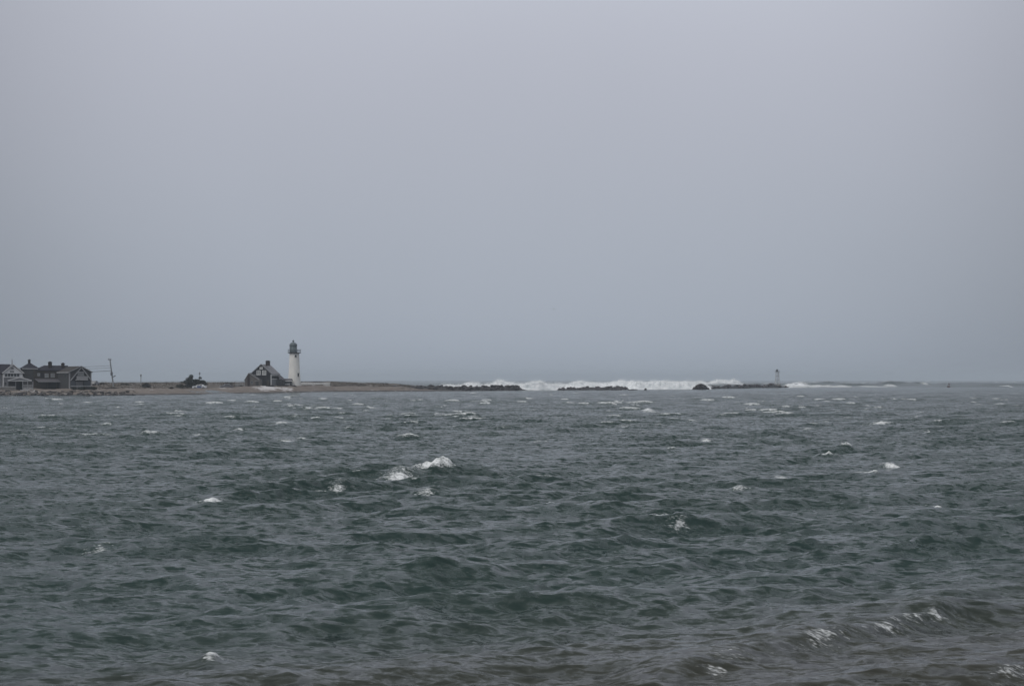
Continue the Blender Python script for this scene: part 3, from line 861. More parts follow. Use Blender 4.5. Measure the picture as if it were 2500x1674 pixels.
def gable_roof(parent, x0, x1, ze, zp, y0, y1, m, ov=.3, t=.16, trim=None, xp=None):
    xm = (x0 + x1) / 2 if xp is None else xp
    sl, sr = (zp - ze) / (xm - x0), (zp - ze) / (x1 - xm)
    mb = MB()
    mb.slab((x0 - ov, y0 - ov, ze - ov * sl), (xm, y0 - ov, zp), (xm, y1 + ov, zp), (x0 - ov, y1 + ov, ze - ov * sl), -t)
    mb.slab((xm, y0 - ov, zp), (x1 + ov, y0 - ov, ze - ov * sr), (x1 + ov, y1 + ov, ze - ov * sr), (xm, y1 + ov, zp), -t)
    # lift so that the underside rests on the walls
    r = mb.build('roof', M[m], parent)
    r.location.z = t * 1.05
    if trim:
        b = MB()
        w = .24
        b.slab((x0 - ov, y0 - ov - .06, ze - ov * sl - w * .6), (xm, y0 - ov - .06, zp - w * .6), (xm, y0 - ov - .06, zp + w * .5), (x0 - ov, y0 - ov - .06, ze - ov * sl + w * .5), -.05)
        b.slab((xm + .003, y0 - ov - .06, zp - w * .6), (x1 + ov, y0 - ov - .06, ze - ov * sr - w * .6), (x1 + ov, y0 - ov - .06, ze - ov * sr + w * .5), (xm + .003, y0 - ov - .06, zp + w * .5), -.05)
        rb = b.build('rake_board', M[trim], parent)
        rb.location.z = t
    return r

def gable_wall(parent, x0, x1, zb, ze, zp, y0, y1, m, xp=None, name='wall'):
    xm = (x0 + x1) / 2 if xp is None else xp
    return MB().prism([(x0, zb), (x1, zb), (x1, ze), (xm, zp), (x0, ze)], y0, y1).build(name, M[m], parent)

def hip_roof(parent, x0, x1, y0, y1, ze, zp, xa, xb, m, ov=.4, t=.14, name='roof', ym=None):
    """hip roof with a ridge from xa to xb"""
    ym = (y0 + y1) / 2 if ym is None else ym
    a, b, c, d = (x0 - ov, y0 - ov, ze), (x1 + ov, y0 - ov, ze), (x1 + ov, y1 + ov, ze), (x0 - ov, y1 + ov, ze)
    vs = [a, b, c, d, (xa, ym, zp), (xb + .01, ym, zp)] + [(x, y, z - t) for x, y, z in (a, b, c, d)]
    fs = [(0, 1, 5, 4), (1, 2, 5), (2, 3, 4, 5), (3, 0, 4), (9, 8, 7, 6), (0, 6, 7, 1), (1, 7, 8, 2), (2, 8, 9, 3), (3, 9, 6, 0)]
    return MB().add(vs, fs).build(name, M[m], parent)

# --- keeper's cottage
f = Fr(637.5, 942, 592, -20)
cot = thing('keepers_cottage', 'dark shingled cottage with a steep gable and brick chimney beside the lighthouse', 'cottage', f.loc, f.rot)
x0, x1 = f.x(613), f.x(662)
ze, zp = f.z(913), f.z(890)
gable_wall(cot, x0, x1, -1.2, ze, zp, 0, 8.4, 'shingle_black')
gable_roof(cot, x0, x1, ze, zp, 0, 8.4, 'roof_pale', .22, .16, 'greytrim')
chimney(f, cot, 643.5, 652, 880.5, 893, 1.9, 'brick')
window(f, cot, 634, 641, 895.5, 900.5, -.0, 'brightwhite', 'paleglass', (1, 1), .1)
window(f, cot, 626.6, 636, 904, 914.5, -.0, 'brightwhite', 'paleglass', (2, 1), .11)
window(f, cot, 640, 649.6, 904, 914.5, -.0, 'brightwhite', 'paleglass', (2, 1), .11)
MB().box(f.x(615), f.x(637), -.06, .02, f.z(915.2), f.z(914.2)).build('trim_band', M['offwhite'], cot)
MB().box(x1 - .22, x1 + .03, -.05, .25, -.3, ze - .15).build('corner_board', M['white'], cot)
MB().box(x1 + .003, x1 + .30, .3, 8.35, ze - .52, ze - .32).build('eave_board', M['brightwhite'], cot)
# right side wall: boarded lower storey with a rail
sw = MB()
sw.box(x1 - .02, x1 + .07, .3, 8.3, -.4, f.z(925.5))
sw.build('side_boarding', M['clap_grey'], cot)
MB().box(x1 + .02, x1 + .12, .3, 8.35, f.z(925.4), f.z(924.4)).build('side_rail', M['brightwhite'], cot)
for yy in (.4, 2.4, 4.4, 6.4, 8.1):
    MB().box(x1 + .075, x1 + .13, yy, yy + .14, -.4, f.z(925.4) - .01).build('side_post', M['offwhite'], cot)
# right-hand catslide at the rear
MB().slab((x1 - .2, 5.0, ze + .1), (x1 + 2.2, 5.0, ze - 2.0), (x1 + 2.2, 8.6, ze - 2.0), (x1 - .2, 8.6, ze + .1), -.14).build('rear_roof', M['roof_grey'], cot)
MB().box(x1 + .0, x1 + 2.0, 5.2, 8.3, -.6, ze - 2.0).build('rear_wall', M['shingle_grey'], cot)
# door
d_ = MB().box(f.x(651), f.x(656.5), -.06, .03, -.2, f.z(928)).build('door', M['shingle_brown'], cot)
MB().bar((f.x(655.6), -.1, .85), (f.x(655.6), -.06, .85), .05).build('handle', M['iron'], d_)

# --- covered way from cottage to tower
f = Fr(700, 942, 600, -6)
pas = thing('covered_passage', 'low covered passage with dark roof joining cottage and white tower', 'passage', f.loc, f.rot)
MB().box(f.x(682), f.x(711), .25, 2.2, -.8, f.z(929.5)).build('wall', M['shingle_grey'], pas)
MB().slab((f.x(680.5), -.25, f.z(929.6)), (f.x(713), -.25, f.z(929.6)), (f.x(712), 1.3, f.z(924.8)), (f.x(681), 1.3, f.z(924.8)), .12).build('roof', M['roof_grey'], pas)
MB().slab((f.x(712), 1.3, f.z(924.8)), (f.x(681), 1.3, f.z(924.8)), (f.x(680.5), 2.6, f.z(929.6)), (f.x(713), 2.6, f.z(929.6)), -.12).build('roof', M['roof_dark'], pas)
MB().box(f.x(680.5), f.x(713), -.36, -.26, f.z(930.4), f.z(929.0)).build('eave_board', M['brightwhite'], pas)
for p in (686, 694, 702):
    window(f, pas, p, p + 5, 931.5, 936.5, .25, 'offwhite', 'glass', (0, 1), .08)
MB().box(f.x(684), f.x(708), -.1, .02, f.z(938.6), f.z(937.2)).build('rail', M['brightwhite'], pas)
for p in (684, 690, 696, 702, 707):
    MB().box(f.x(p), f.x(p + .8), -.04, .06, -.5, f.z(938.7)).build('rail_post', M['offwhite'], pas)

# --- shed
f = Fr(614, 943, 584, -12)
shd = thing('garden_shed', 'pale weathered shed with steep gable roof in front of the dark cottage', 'shed', f.loc, f.rot)
gable_wall(shd, f.x(598), f.x(634), -1.0, f.z(927.5), f.z(911.5), 0, 3.6, 'board', f.x(607.5))
gable_roof(shd, f.x(598), f.x(632), f.z(927), f.z(911), 0, 3.6, 'roof_brown', .25, .12, 'offwhite', f.x(607.5))
MB().box(f.x(604.6), f.x(609.3), -.22, .03, -.6, f.z(912.8)).build('corner_post', M['rock_rust'], shd)
window(f, shd, 612, 618, 930, 936, 0, 'offwhite', 'glass', (1, 1), .08)
MB().box(f.x(621), f.x(633.5), -.06, .02, f.z(930), f.z(929)).build('trim_band', M['offwhite'], shd)
dd_ = MB().box(f.x(624), f.x(631), -.07, .03, -.6, f.z(931)).build('door', M['shingle_grey'], shd)
MB().bar((f.x(625), -.1, f.z(936)), (f.x(625), -.06, f.z(936)), .05).build('handle', M['iron'], dd_)

# --- lighthouse
lf = Fr(718.5, 943, 605)
lh = thing('lighthouse', 'white stone lighthouse tower with dark gallery and green domed lantern', 'lighthouse', lf.loc, lf.rot)
z = lf.z
tp = []
for i in range(15):
    t = i / 14
    zz = -.8 + (z(862.6) + .8) * t
    rr = (2.36 - .72 * t ** .8)
    tp.append((rr, zz))
twr = MB().lathe(tp, 28).build('tower', M['tower'], lh, True)
MB().lathe([(1.64, z(863.2)), (1.75, z(862.8)), (1.9, z(862.0)), (1.7, z(861.9))], 28).build('cornice', M['tower'], lh, True)
MB().lathe([(1.75, z(862.0)), (2.28, z(861.7)), (2.30, z(860.2)), (2.0, z(860.1))], 28).build('gallery', M['iron'], lh)
rl = MB()
for hz_ in (z(857.2), z(855.2), z(853.2)):
    pts = [Vector((2.2 * math.cos(6.28318 * i / 24), 2.2 * math.sin(6.28318 * i / 24), hz_)) for i in range(25)]
    for a, b in zip(pts, pts[1:]): rl.bar(a, b, .045, 5)
rail = rl.build('railing', M['lantern'], lh)
for i in range(12):
    a = 6.28318 * i / 12
    MB().bar((2.2 * math.cos(a), 2.2 * math.sin(a), z(860.2)), (2.2 * math.cos(a), 2.2 * math.sin(a), z(852.8)), .05, 5).build('baluster', M['lantern'], rail)
lx = (715.8 - 718.5) * lf.k
def octo(r, z0, z1, r2=None): return MB().lathe([(r, z0), (r2 or r, z1)], 8, lx)
octo(1.28, z(860.15), z(852.6)).build('lantern_base', M['lantern'], lh)
octo(1.12, z(852.6), z(844.0)).build('lantern_glass', M['lglass'], lh)
for i in range(8):
    a = 6.28318 * i / 8
    c_, s_ = math.cos(a) * 1.2, math.sin(a) * 1.2
    MB().bar((lx + c_, s_, z(852.6)), (lx + c_, s_, z(844)), .085, 5).build('mullion', M['lantern'], lh)
dome = [(1.36, z(844.2)), (1.36, z(842.5)), (1.28, z(840.5)), (1.12, z(838.6)), (.85, z(837.0)), (.5, z(835.9)), (.22, z(835.2)), (.18, z(834.2))]
MB().lathe(dome, 16, lx).build('dome', M['lantern'], lh, True)
MB().lathe([(.14, z(834.3)), (.3, z(833.6)), (.4, z(832.6)), (.36, z(831.4)), (.16, z(830.6)), (.04, z(829.9))], 12, lx).build('vent_ball', M['lantern'], lh, True)
MB().bar((lx, 0, z(830.0)), (lx, 0, z(827.8)), .03, 5).build('lightning_rod', M['iron'], lh)
def tower_win(p0, p1, q0, q1, r, gm):
    xm = lf.x((p0 + p1) / 2); hw = lf.x(p1) - xm
    yy = -math.sqrt(max(r * r - xm * xm, .1))
    w = MB().box(-hw, hw, -.10, .4, z(q1), z(q0)).build('window', M['greytrim'], lh)
    w.location = (xm, yy, 0); w.rotation_euler = (0, 0, math.asin(xm / r))
    MB().box(-hw + .1, hw - .1, -.13, .1, z(q1) + .1, z(q0) - .1).build('pane', M[gm], w)
    MB().box(-hw - .08, hw + .08, -.2, .2, z(q1) - .12, z(q1) - .003).build('sill', M['tower'], w)
tower_win(719, 723.8, 866.5, 872, 1.60, 'glass')
tower_win(725.6, 730.2, 910.5, 918.5, 2.02, 'glass')

# --- white rail fence right of the tower
f = Fr(768, 942.5, 622, -8)
fen = thing('rail_fence', 'thick white rail fence on the grass right of the lighthouse', 'fence', f.loc, f.rot)
for q in (934.6, 937.9, 941.2):
    MB().slab((f.x(735), 0, f.z(q + 1.0)), (f.x(805), 0, f.z(q + .2)), (f.x(805), 0, f.z(q - 1.4)), (f.x(735), 0, f.z(q - .9)), .09).build('rail', M['brightwhite'], fen)
for i in range(9):
    p = 735 + i * 8.7
    MB().box(f.x(p), f.x(p + 1.2), .005, .2, -.7, f.z(933.6 - i * .06)).build('post', M['offwhite'], fen)
f = Fr(586, 943, 592, 0)
fen = thing('rail_fence', 'short pale rail fence left of the weathered shed', 'fence', f.loc, f.rot)
for q in (933, 937.5, 941.0):
    MB().box(f.x(575), f.x(597), -.05, .04, f.z(q + .8), f.z(q - .5)).build('rail', M['offwhite'], fen)
for p in (575, 580.3, 585.6, 591, 596):
    MB().box(f.x(p), f.x(p + 1.1), .045, .2, -.7, f.z(932)).build('post', M['offwhite'], fen)

# --- seawall along the ocean side
wall = thing('sea_wall', 'low dark stone seawall along the ridge of the spit', 'sea wall', P(520, 936, 600))
ps = np.arange(-300, 832, 11)
rows, cap = [], []
for p in ps:
    d = float(np.interp(p, T[:, 0], T[:, 4])) + 1.5
    yt = np.interp(p, [-300, 0, 240, 420, 560, 640, 735, 800, 825, 832], [934, 934, 934, 933, 932.8, 932.2, 931.6, 930.6, 930.8, 931.2]) + .35 * math.sin(p * .21) + .25 * math.sin(p * .53)
    zt = CAMH - (yt - HY) * d / FPX
    x = (p - CX) / FPX
    rows.append([(x * d, d, 1.2), (x * d, d + .15, zt - .14), (x * (d + 1), d + 1.0, zt - .14), (x * (d + 1), d + 1.1, 1.2)])
    cap.append([(x * d, d - .12, zt - .135), (x * d, d - .12, zt), (x * (d + 1.1), d + 1.15, zt), (x * (d + 1.1), d + 1.15, zt - .135)])
for nm, rw in (('wall', rows), ('coping', cap)):
    co = np.array(rw).reshape(-1, 3) - np.array(wall.location)
    link_mesh(nm, np_mesh(nm, co, grid_quads(len(ps), 4)[:, ::-1], mat=M['wallstone'], smooth=False), wall)

# --- house A : white gabled house at the frame edge
f = Fr(28, 947, 484, 6)
hA = thing('white_house', 'white gabled house with a wide band of upper windows cut by the frame edge', 'house', f.loc, f.rot)
y1 = 7
MB().box(f.x(-75), f.x(7), 1.2, 8.0, -1, f.z(911)).build('side_wall', M['clap_grey'], hA)
MB().slab((f.x(-78), .9, f.z(912)), (f.x(28), .9, f.z(912)), (f.x(28), 4.6, f.z(889.5)), (f.x(-78), 4.6, f.z(889.5)), .15).build('main_roof', M['roof_dark'], hA)
MB().slab((f.x(28), 4.62, f.z(889.5)), (f.x(28), 8.4, f.z(912)), (f.x(-78), 8.4, f.z(912)), (f.x(-78), 4.62, f.z(889.5)), .15).build('main_roof', M['roof_dark'], hA)
gable_wall(hA, f.x(8), f.x(54), -1, f.z(910), f.z(892), 0, y1, 'white')
gable_roof(hA, f.x(8), f.x(55), f.z(910), f.z(890.5), 0, y1, 'roof_grey', .3, .15, 'white')
MB().box(f.x(7), f.x(57), -.28, -.03, f.z(911.2), f.z(909.8)).build('eave_band', M['white'], hA)
MB().box(f.x(8.5), f.x(56), -.24, -.03, f.z(921.4), f.z(919.8)).build('sill_band', M['white'], hA)
for i in range(5):
    p = 12 + i * 7.1
    window(f, hA, p, p + 6.3, 911.6, 919.4, -.01, 'offwhite', 'glass', (0, 0), .07, False)
window(f, hA, 23.5, 34.5, 904.5, 909, -.01, 'white', 'glass', (0, 1), .08, False)
window(f, hA, 27, 33, 897, 900.5, -.01, 'offwhite', 'glass', (0, 0), .07)
MB().box(f.x(10), f.x(52), -.02, .05, -.4, f.z(922)).build('lower_wall', M['clap_grey'], hA)
window(f, hA, 10.5, 17, 932, 941, -.02, 'offwhite', 'glass', (1, 0), .08)
chimney(f, hA, -4, 3, 869.5, 893, 4.0, 'brick')
MB().lathe([(.14, 0), (.12, 1.2), (.04, 1.9)], 6, f.x(29), 0).build('finial', M['offwhite'], hA).location.z = f.z(891)
for q in (906, 914):
    MB().box(f.x(56), f.x(61), 1.2, 1.5, f.z(q + 1), f.z(q)).build('gutter', M['white'], hA)

# --- pavilion / porch
f = Fr(48, 949, 472, 4)
pv = thing('beach_pavilion', 'small open pavilion with a low white pediment and white railings', 'pavilion', f.loc, f.rot)
MB().prism([(f.x(21), f.z(929.5)), (f.x(75), f.z(929.5)), (f.x(48.5), f.z(922.2))], .1, 4.0).build('pediment', M['offwhite'], pv)
gable_roof(pv, f.x(21), f.x(75), f.z(929), f.z(921.8), 0, 4.2, 'roof_grey', .15, .1, 'white')
MB().box(f.x(20), f.x(76), -.12, .08, f.z(930.4), f.z(929.2)).build('eave_board', M['white'], pv)
MB().box(f.x(22), f.x(58), 2.4, 2.6, -.5, f.z(930.6)).build('back_wall', M['dark'], pv)  # wall coloured near-black for the shade inside
for p in (20, 38, 54.5, 66, 78.5):
    MB().box(f.x(p), f.x(p + 1.6), 0, .17, -.6, f.z(930.5)).build('post', M['offwhite' if p > 50 else 'greytrim'], pv)
for q in (940.5, 945.6, 948.6):
    MB().box(f.x(56.2), f.x(78.4), .03, .12, f.z(q + .7), f.z(q - .4)).build('rail', M['white'], pv)
for p in np.arange(58.5, 78, 2.6):
    MB().box(f.x(p), f.x(p + .5), .04, .10, -.3, f.z(940.8)).build('baluster', M['offwhite'], pv)
MB().box(f.x(49), f.x(72), -.6, -.05, f.z(953.5), f.z(951.5)).build('step', M['white'], pv)

f = Fr(22, 951, 468, 2)
lw = thing('garden_wall', 'low pale rendered wall below the white gabled house', 'wall', f.loc, f.rot)
MB().box(f.x(-40), f.x(37), 0, .35, -.8, f.z(944.2)).build('wall', M['concrete'], lw)
MB().box(f.x(-40.3), f.x(37.3), -.06, .41, f.z(944.2), f.z(943.2)).build('coping', M['white'], lw)

# --- house C : brown hip-roofed house
f = Fr(105, 951, 487, 6)
hC = thing('hipped_house', 'long brown shingled house with hipped dark roof, three chimneys and a veranda', 'house', f.loc, f.rot)
MB().box(f.x(57), f.x(95), .6, 6.5, -1, f.z(899.5)).build('tower_wall', M['shingle_grey'], hC)
hip_roof(hC, f.x(57), f.x(95), .6, 6.5, f.z(899), f.z(884.5), f.x(76), f.x(76), 'roof_dark', .25)
MB().box(f.x(55.5), f.x(93), .30, .36, f.z(900.4), f.z(899.2)).build('eave_board', M['white'], hC)
MB().box(f.x(95.02), f.x(166), .1, 6.0, -1, f.z(903)).build('wall', M['shingle_brown'], hC)
MB().box(f.x(83), f.x(95.0), .1, .58, -1, f.z(901.5)).build('bay_wall', M['shingle_brown'], hC)
hip_roof(hC, f.x(88), f.x(168), .1, 6.0, f.z(903), f.z(891.5), f.x(110), f.x(166), 'roof_dark', .25)
chimney(f, hC, 72.3, 78, 877.5, 890, 3.2, 'brick')
chimney(f, hC, 118.5, 127, 883, 899, 1.2, 'brick')
chimney(f, hC, 149.5, 157, 886, 903, 1.2, 'brick')
MB().box(f.x(128), f.x(137), .05, .09, f.z(904.2), f.z(902.6)).build('vent', M['white'], hC)
for a, b, q0, q1, g in ((91.5, 98, 910.5, 917, 'paleglass'), (109, 118, 911.5, 921, 'paleglass'), (123, 132.5, 911, 920.5, 'paleglass')):
    window(f, hC, a, b, q0, q1, .09, 'offwhite', g, (1, 0), .1)
MB().box(f.x(98.5), f.x(107), .06, .09, f.z(922), f.z(909.5)).build('shutter', M['shingle_black'], hC)
# veranda
MB().slab((f.x(91), -2.6, f.z(931.8)), (f.x(157), -2.6, f.z(931.8)), (f.x(140), .08, f.z(925.2)), (f.x(84), .08, f.z(925.2)), .12).build('porch_roof', M['roof_grey'], hC)
MB().box(f.x(91), f.x(157), -2.72, -2.6, f.z(932.2), f.z(930.6)).build('porch_fascia', M['offwhite'], hC)
MB().box(f.x(81), f.x(112), -.1, .08, -.5, f.z(930)).build('porch_screen', M['shingle_brown'], hC)
MB().box(f.x(113), f.x(152), -.08, .08, -.5, f.z(931)).build('porch_shade_panel', M['dark'], hC)  # dark slab painted as the shade under the veranda
for p in (92, 113, 134, 154):
    MB().box(f.x(p), f.x(p + 1.6), -2.5, -2.33, -.6, f.z(931.4)).build('porch_post', M['shingle_brown'], hC)
MB().box(f.x(92), f.x(155), -2.44, -2.36, f.z(942.6), f.z(941.6)).build('porch_rail', M['shingle_grey'], hC)

# --- house D : gabled cottage
f = Fr(196, 948, 482, 20)
hD = thing('gabled_house', 'grey house with a pale A-shaped gable frame and small white balcony', 'house', f.loc, f.rot)
fx = lambda p: f.x(p)
xl, xr, xm = fx(170), fx(222), fx(197)
gable_wall(hD, xl, xr, -1, f.z(909), f.z(896), 0, 9.5, 'shingle_grey', xm)
gable_roof(hD, xl, xr, f.z(908.5), f.z(895), 0, 9.5, 'roof_brown', .3, .16, 'offwhite', xm)
MB().box(xl - .34, xl - .24, -.2, 9.6, f.z(909.8), f.z(908.4)).build('eave_board', M['white'], hD)
MB().box(xl - .03, xl + .25, -.06, .3, -.5, f.z(910)).build('corner_board', M['offwhite'], hD)
MB().box(xr - .2, xr + .05, -.06, .2, -.5, f.z(909.8)).build('corner_board', M['offwhite'], hD)
# dark gable panel with the pale A-frame in front of it
MB().prism([(fx(174), f.z(928.5)), (fx(221), f.z(928.5)), (fx(198), f.z(898.5))], -.05, .03).build('gable_panel', M['shingle_black'], hD)
for a, b in (((172.5, 929), (197.5, 897)), ((198.5, 897), (222, 929))):
    MB().slab((fx(a[0] - 1.6), -.16, f.z(a[1])), (fx(b[0] - 1.6), -.16, f.z(b[1])), (fx(b[0] + 1.6), -.16, f.z(b[1])), (fx(a[0] + 1.6), -.16, f.z(a[1])), .1).build('gable_brace', M['offwhite'], hD)
MB().box(fx(190.5), fx(203.5), -.14, -.052, f.z(908.9), f.z(907.8)).build('collar_tie', M['white'], hD)
window(f, hD, 189, 205, 909.5, 917, -.06, 'greytrim', 'paleglass', (0, 2), .1)
bal = MB().box(fx(184), fx(211), -1.1, -.06, f.z(927.4), f.z(926.2)).build('balcony', M['white'], hD)
MB().box(fx(184), fx(211), -1.1, -1.02, f.z(926.2) + .01, f.z(917.8)).build('parapet', M['offwhite'], bal)
MB().box(fx(171.5), fx(223), -.12, -.06, f.z(929.4), f.z(928.6)).build('floor_band', M['shingle_black'], hD)
for a, b in ((173.5, 184), (204, 219)):
    MB().box(fx(a), fx(b), -.08, -.01, f.z(941.5), f.z(929.8)).build('wall_panel', M['panel_grey'], hD)
dr = MB().box(fx(186), fx(202), -.07, -.01, -.1, f.z(930.5)).build('garage_door', M['greytrim'], hD)
MB().bar((fx(194), -.11, 1.1), (fx(194), -.07, 1.1), .05).build('handle', M['iron'], dr)
MB().box(fx(173), fx(221), -.13, -.02, f.z(943), f.z(941.9)).build('base_board', M['white'], hD)
ls = MB().box(xl - .06, xl - .01, 2.0, 3.2, f.z(922), f.z(912)).build('window', M['greytrim'], hD)
MB().box(xl - .08, xl - .02, 2.1, 3.1, f.z(921.2), f.z(912.8)).build('pane', M['glass'], ls)

# ------------------------------------------------------------------ poles and wires
def pole(px_t, py_t, px_b, py_b, D, r, name, label, cat, extra):
    b = P(px_b, py_b, D); t = P(px_t, py_t, D)
    o = thing(name, label, cat, b)
    MB().bar(Vector((0, 0, -.6)), t - b, r, 8, r * .75).build('pole', M['pole' if r > .24 else 'pale_post'], o)
    extra(o, b, t)
    return o
def up_extra(o, b, t):
    a = P(263.5, 877.6, 512) - b; c = P(272, 877.6, 512) - b
    MB().bar(a, c, .13, 6).build('crossarm', M['pole'], o)
    for q in (.15, .5, .85):
        MB().bar(a.lerp(c, q) + Vector((0, 0, .1)), a.lerp(c, q) + Vector((0, 0, .38)), .06, 6).build('insulator', M['greytrim'], o)
    k = P(278.5, 919, 512) - b
    MB().bar(k + Vector((-.2, -.3, -.1)), k + Vector((.5, -.3, .3)), .16, 6).build('bracket', M['pole'], o)
    MB().lathe([(.3, -.5), (.34, -.4), (.34, .45), (.25, .55)], 10).build('transformer', M['pole'], o).location = P(273.2, 912, 512) - b + Vector((0, -.35, 0))
pole(268.5, 877.5, 277, 938, 512, .22, 'utility_pole', 'leaning grey utility pole with crossarm right of the houses', 'utility pole', up_extra)
def lamp_extra(o, b, t):
    MB().lathe([(.12, -.1), (.26, .1), (.26, .55), (.1, .75)], 8).build('lamp_head', M['pale_post'], o).location = t - b
pole(344, 918.5, 344, 936, 556, .13, 'lamp_post', 'short grey lamp post on the ridge right of the utility pole', 'lamp post', lamp_extra)
pole(487.3, 913.5, 487.5, 936, 596, .09, 'lamp_post', 'faint thin lamp post rising behind the evergreen tree', 'lamp post', lamp_extra)
for ya, yb, lab, r in ((892, 894.2, 'topmost of the three thin wires left of the utility pole', .035), (897.3, 899, 'middle of the three thin wires left of the utility pole', .035),
                       (904.5, 909, 'lowest and thickest of the three wires left of the utility pole', .06)):
    a = P(271, ya, 511.6); e = P(-130, yb - 2, 520)
    pts = []
    for i in range(41):
        t = i / 40
        p = a.lerp(e, t); p.z -= 4 * .75 * t * (1 - t)
        pts.append(p - a)
    mb = MB()
    for u_, v_ in zip(pts, pts[1:]): mb.bar(u_, v_, r, 5)
    o = mb.build('overhead_wire', M['wire'])
    o.location = a
    tag(o, lab, 'wire', 'wires hung from the utility pole')

# ------------------------------------------------------------------ vegetation
def leaf_cloud(ells, n, size, m, name, parent, seed, flat=.55):
    r = np.random.default_rng(seed)
    vol = np.array([e[3] * e[4] * e[5] for e in ells]); vol /= vol.sum()
    k = r.choice(len(ells), n, p=vol)
    E = np.array(ells)[k]
    d = r.normal(size=(n, 3)); d /= np.linalg.norm(d, axis=1)[:, None]
    rad = r.uniform(.25, 1.06, n) ** .6
    pos = E[:, :3] + d * rad[:, None] * E[:, 3:6]
    a = r.normal(size=(n, 3)); a[:, 2] *= flat; a /= np.linalg.norm(a, axis=1)[:, None]
    b = np.cross(a, r.normal(size=(n, 3))); b /= np.linalg.norm(b, axis=1)[:, None]
    s = size * r.uniform(.6, 1.4, n)[:, None]
    co = np.stack([pos - a * s, pos - b * s * .45, pos + a * s, pos + b * s * .45], 1).reshape(-1, 3)
    q = np.arange(n * 4).reshape(-1, 4)
    return link_mesh(name, np_mesh(name, co, q, mat=M[m], smooth=False), parent)

f = Fr(470, 946, 552)
tr = thing('evergreen_tree', 'windswept dark evergreen with two tops behind the silver and blue car', 'tree', f.loc, f.rot)
E = lambda p, q, y, rx, ry, rz: (f.x(p), y, f.z(q), rx * f.k, ry, rz * f.k)
leaf_cloud([E(466.5, 919.5, 0, 6, .8, 5.5), E(462, 925, 0, 8.5, 1.0, 4.5), E(455, 929.5, 0, 7, 1.0, 2.2), E(447, 932.5, 0, 7, 1.0, 1.8), E(468, 931, 0, 13, 1.5, 5.5),
            E(480, 929.5, .3, 10, 1.4, 4.5), E(488.5, 922.5, .2, 4, .7, 3.5), E(494, 932, .2, 8, 1.2, 4.5), E(475, 937, 0, 22, 1.5, 4.5), E(501, 937, 0, 7, 1.0, 3), E(473, 942, .3, 26, 1.5, 4)], 7500, .15, 'needle', 'crown', tr, 3)
leaf_cloud([E(462, 934, -.8, 16, .7, 4), E(484, 932, -.8, 12, .7, 4), E(466, 921, -.4, 4, .5, 3), E(478, 939, -1, 20, .7, 3)], 1600, .14, 'needle_olive', 'crown', tr, 4)
MB().bar((f.x(467), 0, -.5), (f.x(466.5), 0, f.z(917)), .16, 7, .04).build('trunk', M['bark'], tr)
tb = MB()
for a, b in (((467, 938), (447, 932.5)), ((467, 935), (456, 928)), ((468, 940), (488, 923)), ((468, 941), (497, 934)), ((467, 930), (461, 924))):
    tb.bar((f.x(a[0]), 0, f.z(a[1])), (f.x(b[0]), .1, f.z(b[1])), .08, 5, .03)
tb.build('limb', M['bark'], tr)

def shrub(px, py, D, w, h, n, label, m='twig', size=.14, group=None, flat=1.0):
    f = Fr(px, py, D)
    o = thing('shrub', label, 'shrub', f.loc, f.rot, group)
    hw, hh = w * f.k / 2, h * f.k
    es = [(0, 0, hh * .5, hw * .8, hw * .6, hh * .52), (-hw * .45, -.1, hh * .38, hw * .5, hw * .5, hh * .4), (hw * .5, .1, hh * .34, hw * .48, hw * .5, hh * .38), (hw * .1, -.2, hh * .72, hw * .4, hw * .4, hh * .33)]
    leaf_cloud(es, n, size, m, 'foliage', o, int(px * 7) % 1000, flat)
    mb = MB()
    for i in range(5):
        a = (i - 2) * hw * .3
        mb.bar((a * .3, 0, -.5), (a, random.uniform(-.2, .2), hh * .7), .05, 5, .015)
    mb.build('stem', M['bark'], o)
    return o
shrub(357, 948, 541, 27, 14, 1100, 'round dark bare shrub on the slope below the short lamp post')
shrub(588, 948.5, 586, 22, 7.5, 700, 'low clipped dark hedge left of the weathered shed', 'needle')
shrub(181, 951, 474, 16, 7, 500, 'low dark shrub under the left corner of the gabled house', 'needle')
shrub(200, 951.5, 473, 24, 8, 700, 'widest dark shrub in front of the gabled house', 'needle')
shrub(226, 950.5, 474, 22, 7, 600, 'dark shrub past the right corner of the gabled house', 'needle')
shrub(275, 953, 500, 40, 8, 900, 'broad brown bush below the utility pole')
shrub(247, 941, 545, 34, 7, 700, 'grey brown scrub on the ridge between gabled house and utility pole')
shrub(418, 948.5, 530, 14, 4, 260, 'small brown shrub left of the evergreen tree')
shrub(556, 942, 572, 26, 9, 600, 'tangled brown scrub behind the dark grey car')
shrub(440, 946, 548, 26, 9, 600, 'olive brown scrub at the left foot of the evergreen', 'needle_olive')

shrub(660, 945.5, 582, 26, 6, 500, 'low dark bush at the right front corner of the dark cottage')
shrub(690, 945.5, 588, 32, 6.5, 600, 'long dark brown bush below the covered passage')
shrub(716, 946, 592, 22, 6, 450, 'dark brown bush at the foot of the white lighthouse')
shrub(306, 942, 548, 30, 7, 500, 'olive brown scrub on the slope right of the utility pole', 'needle_olive')

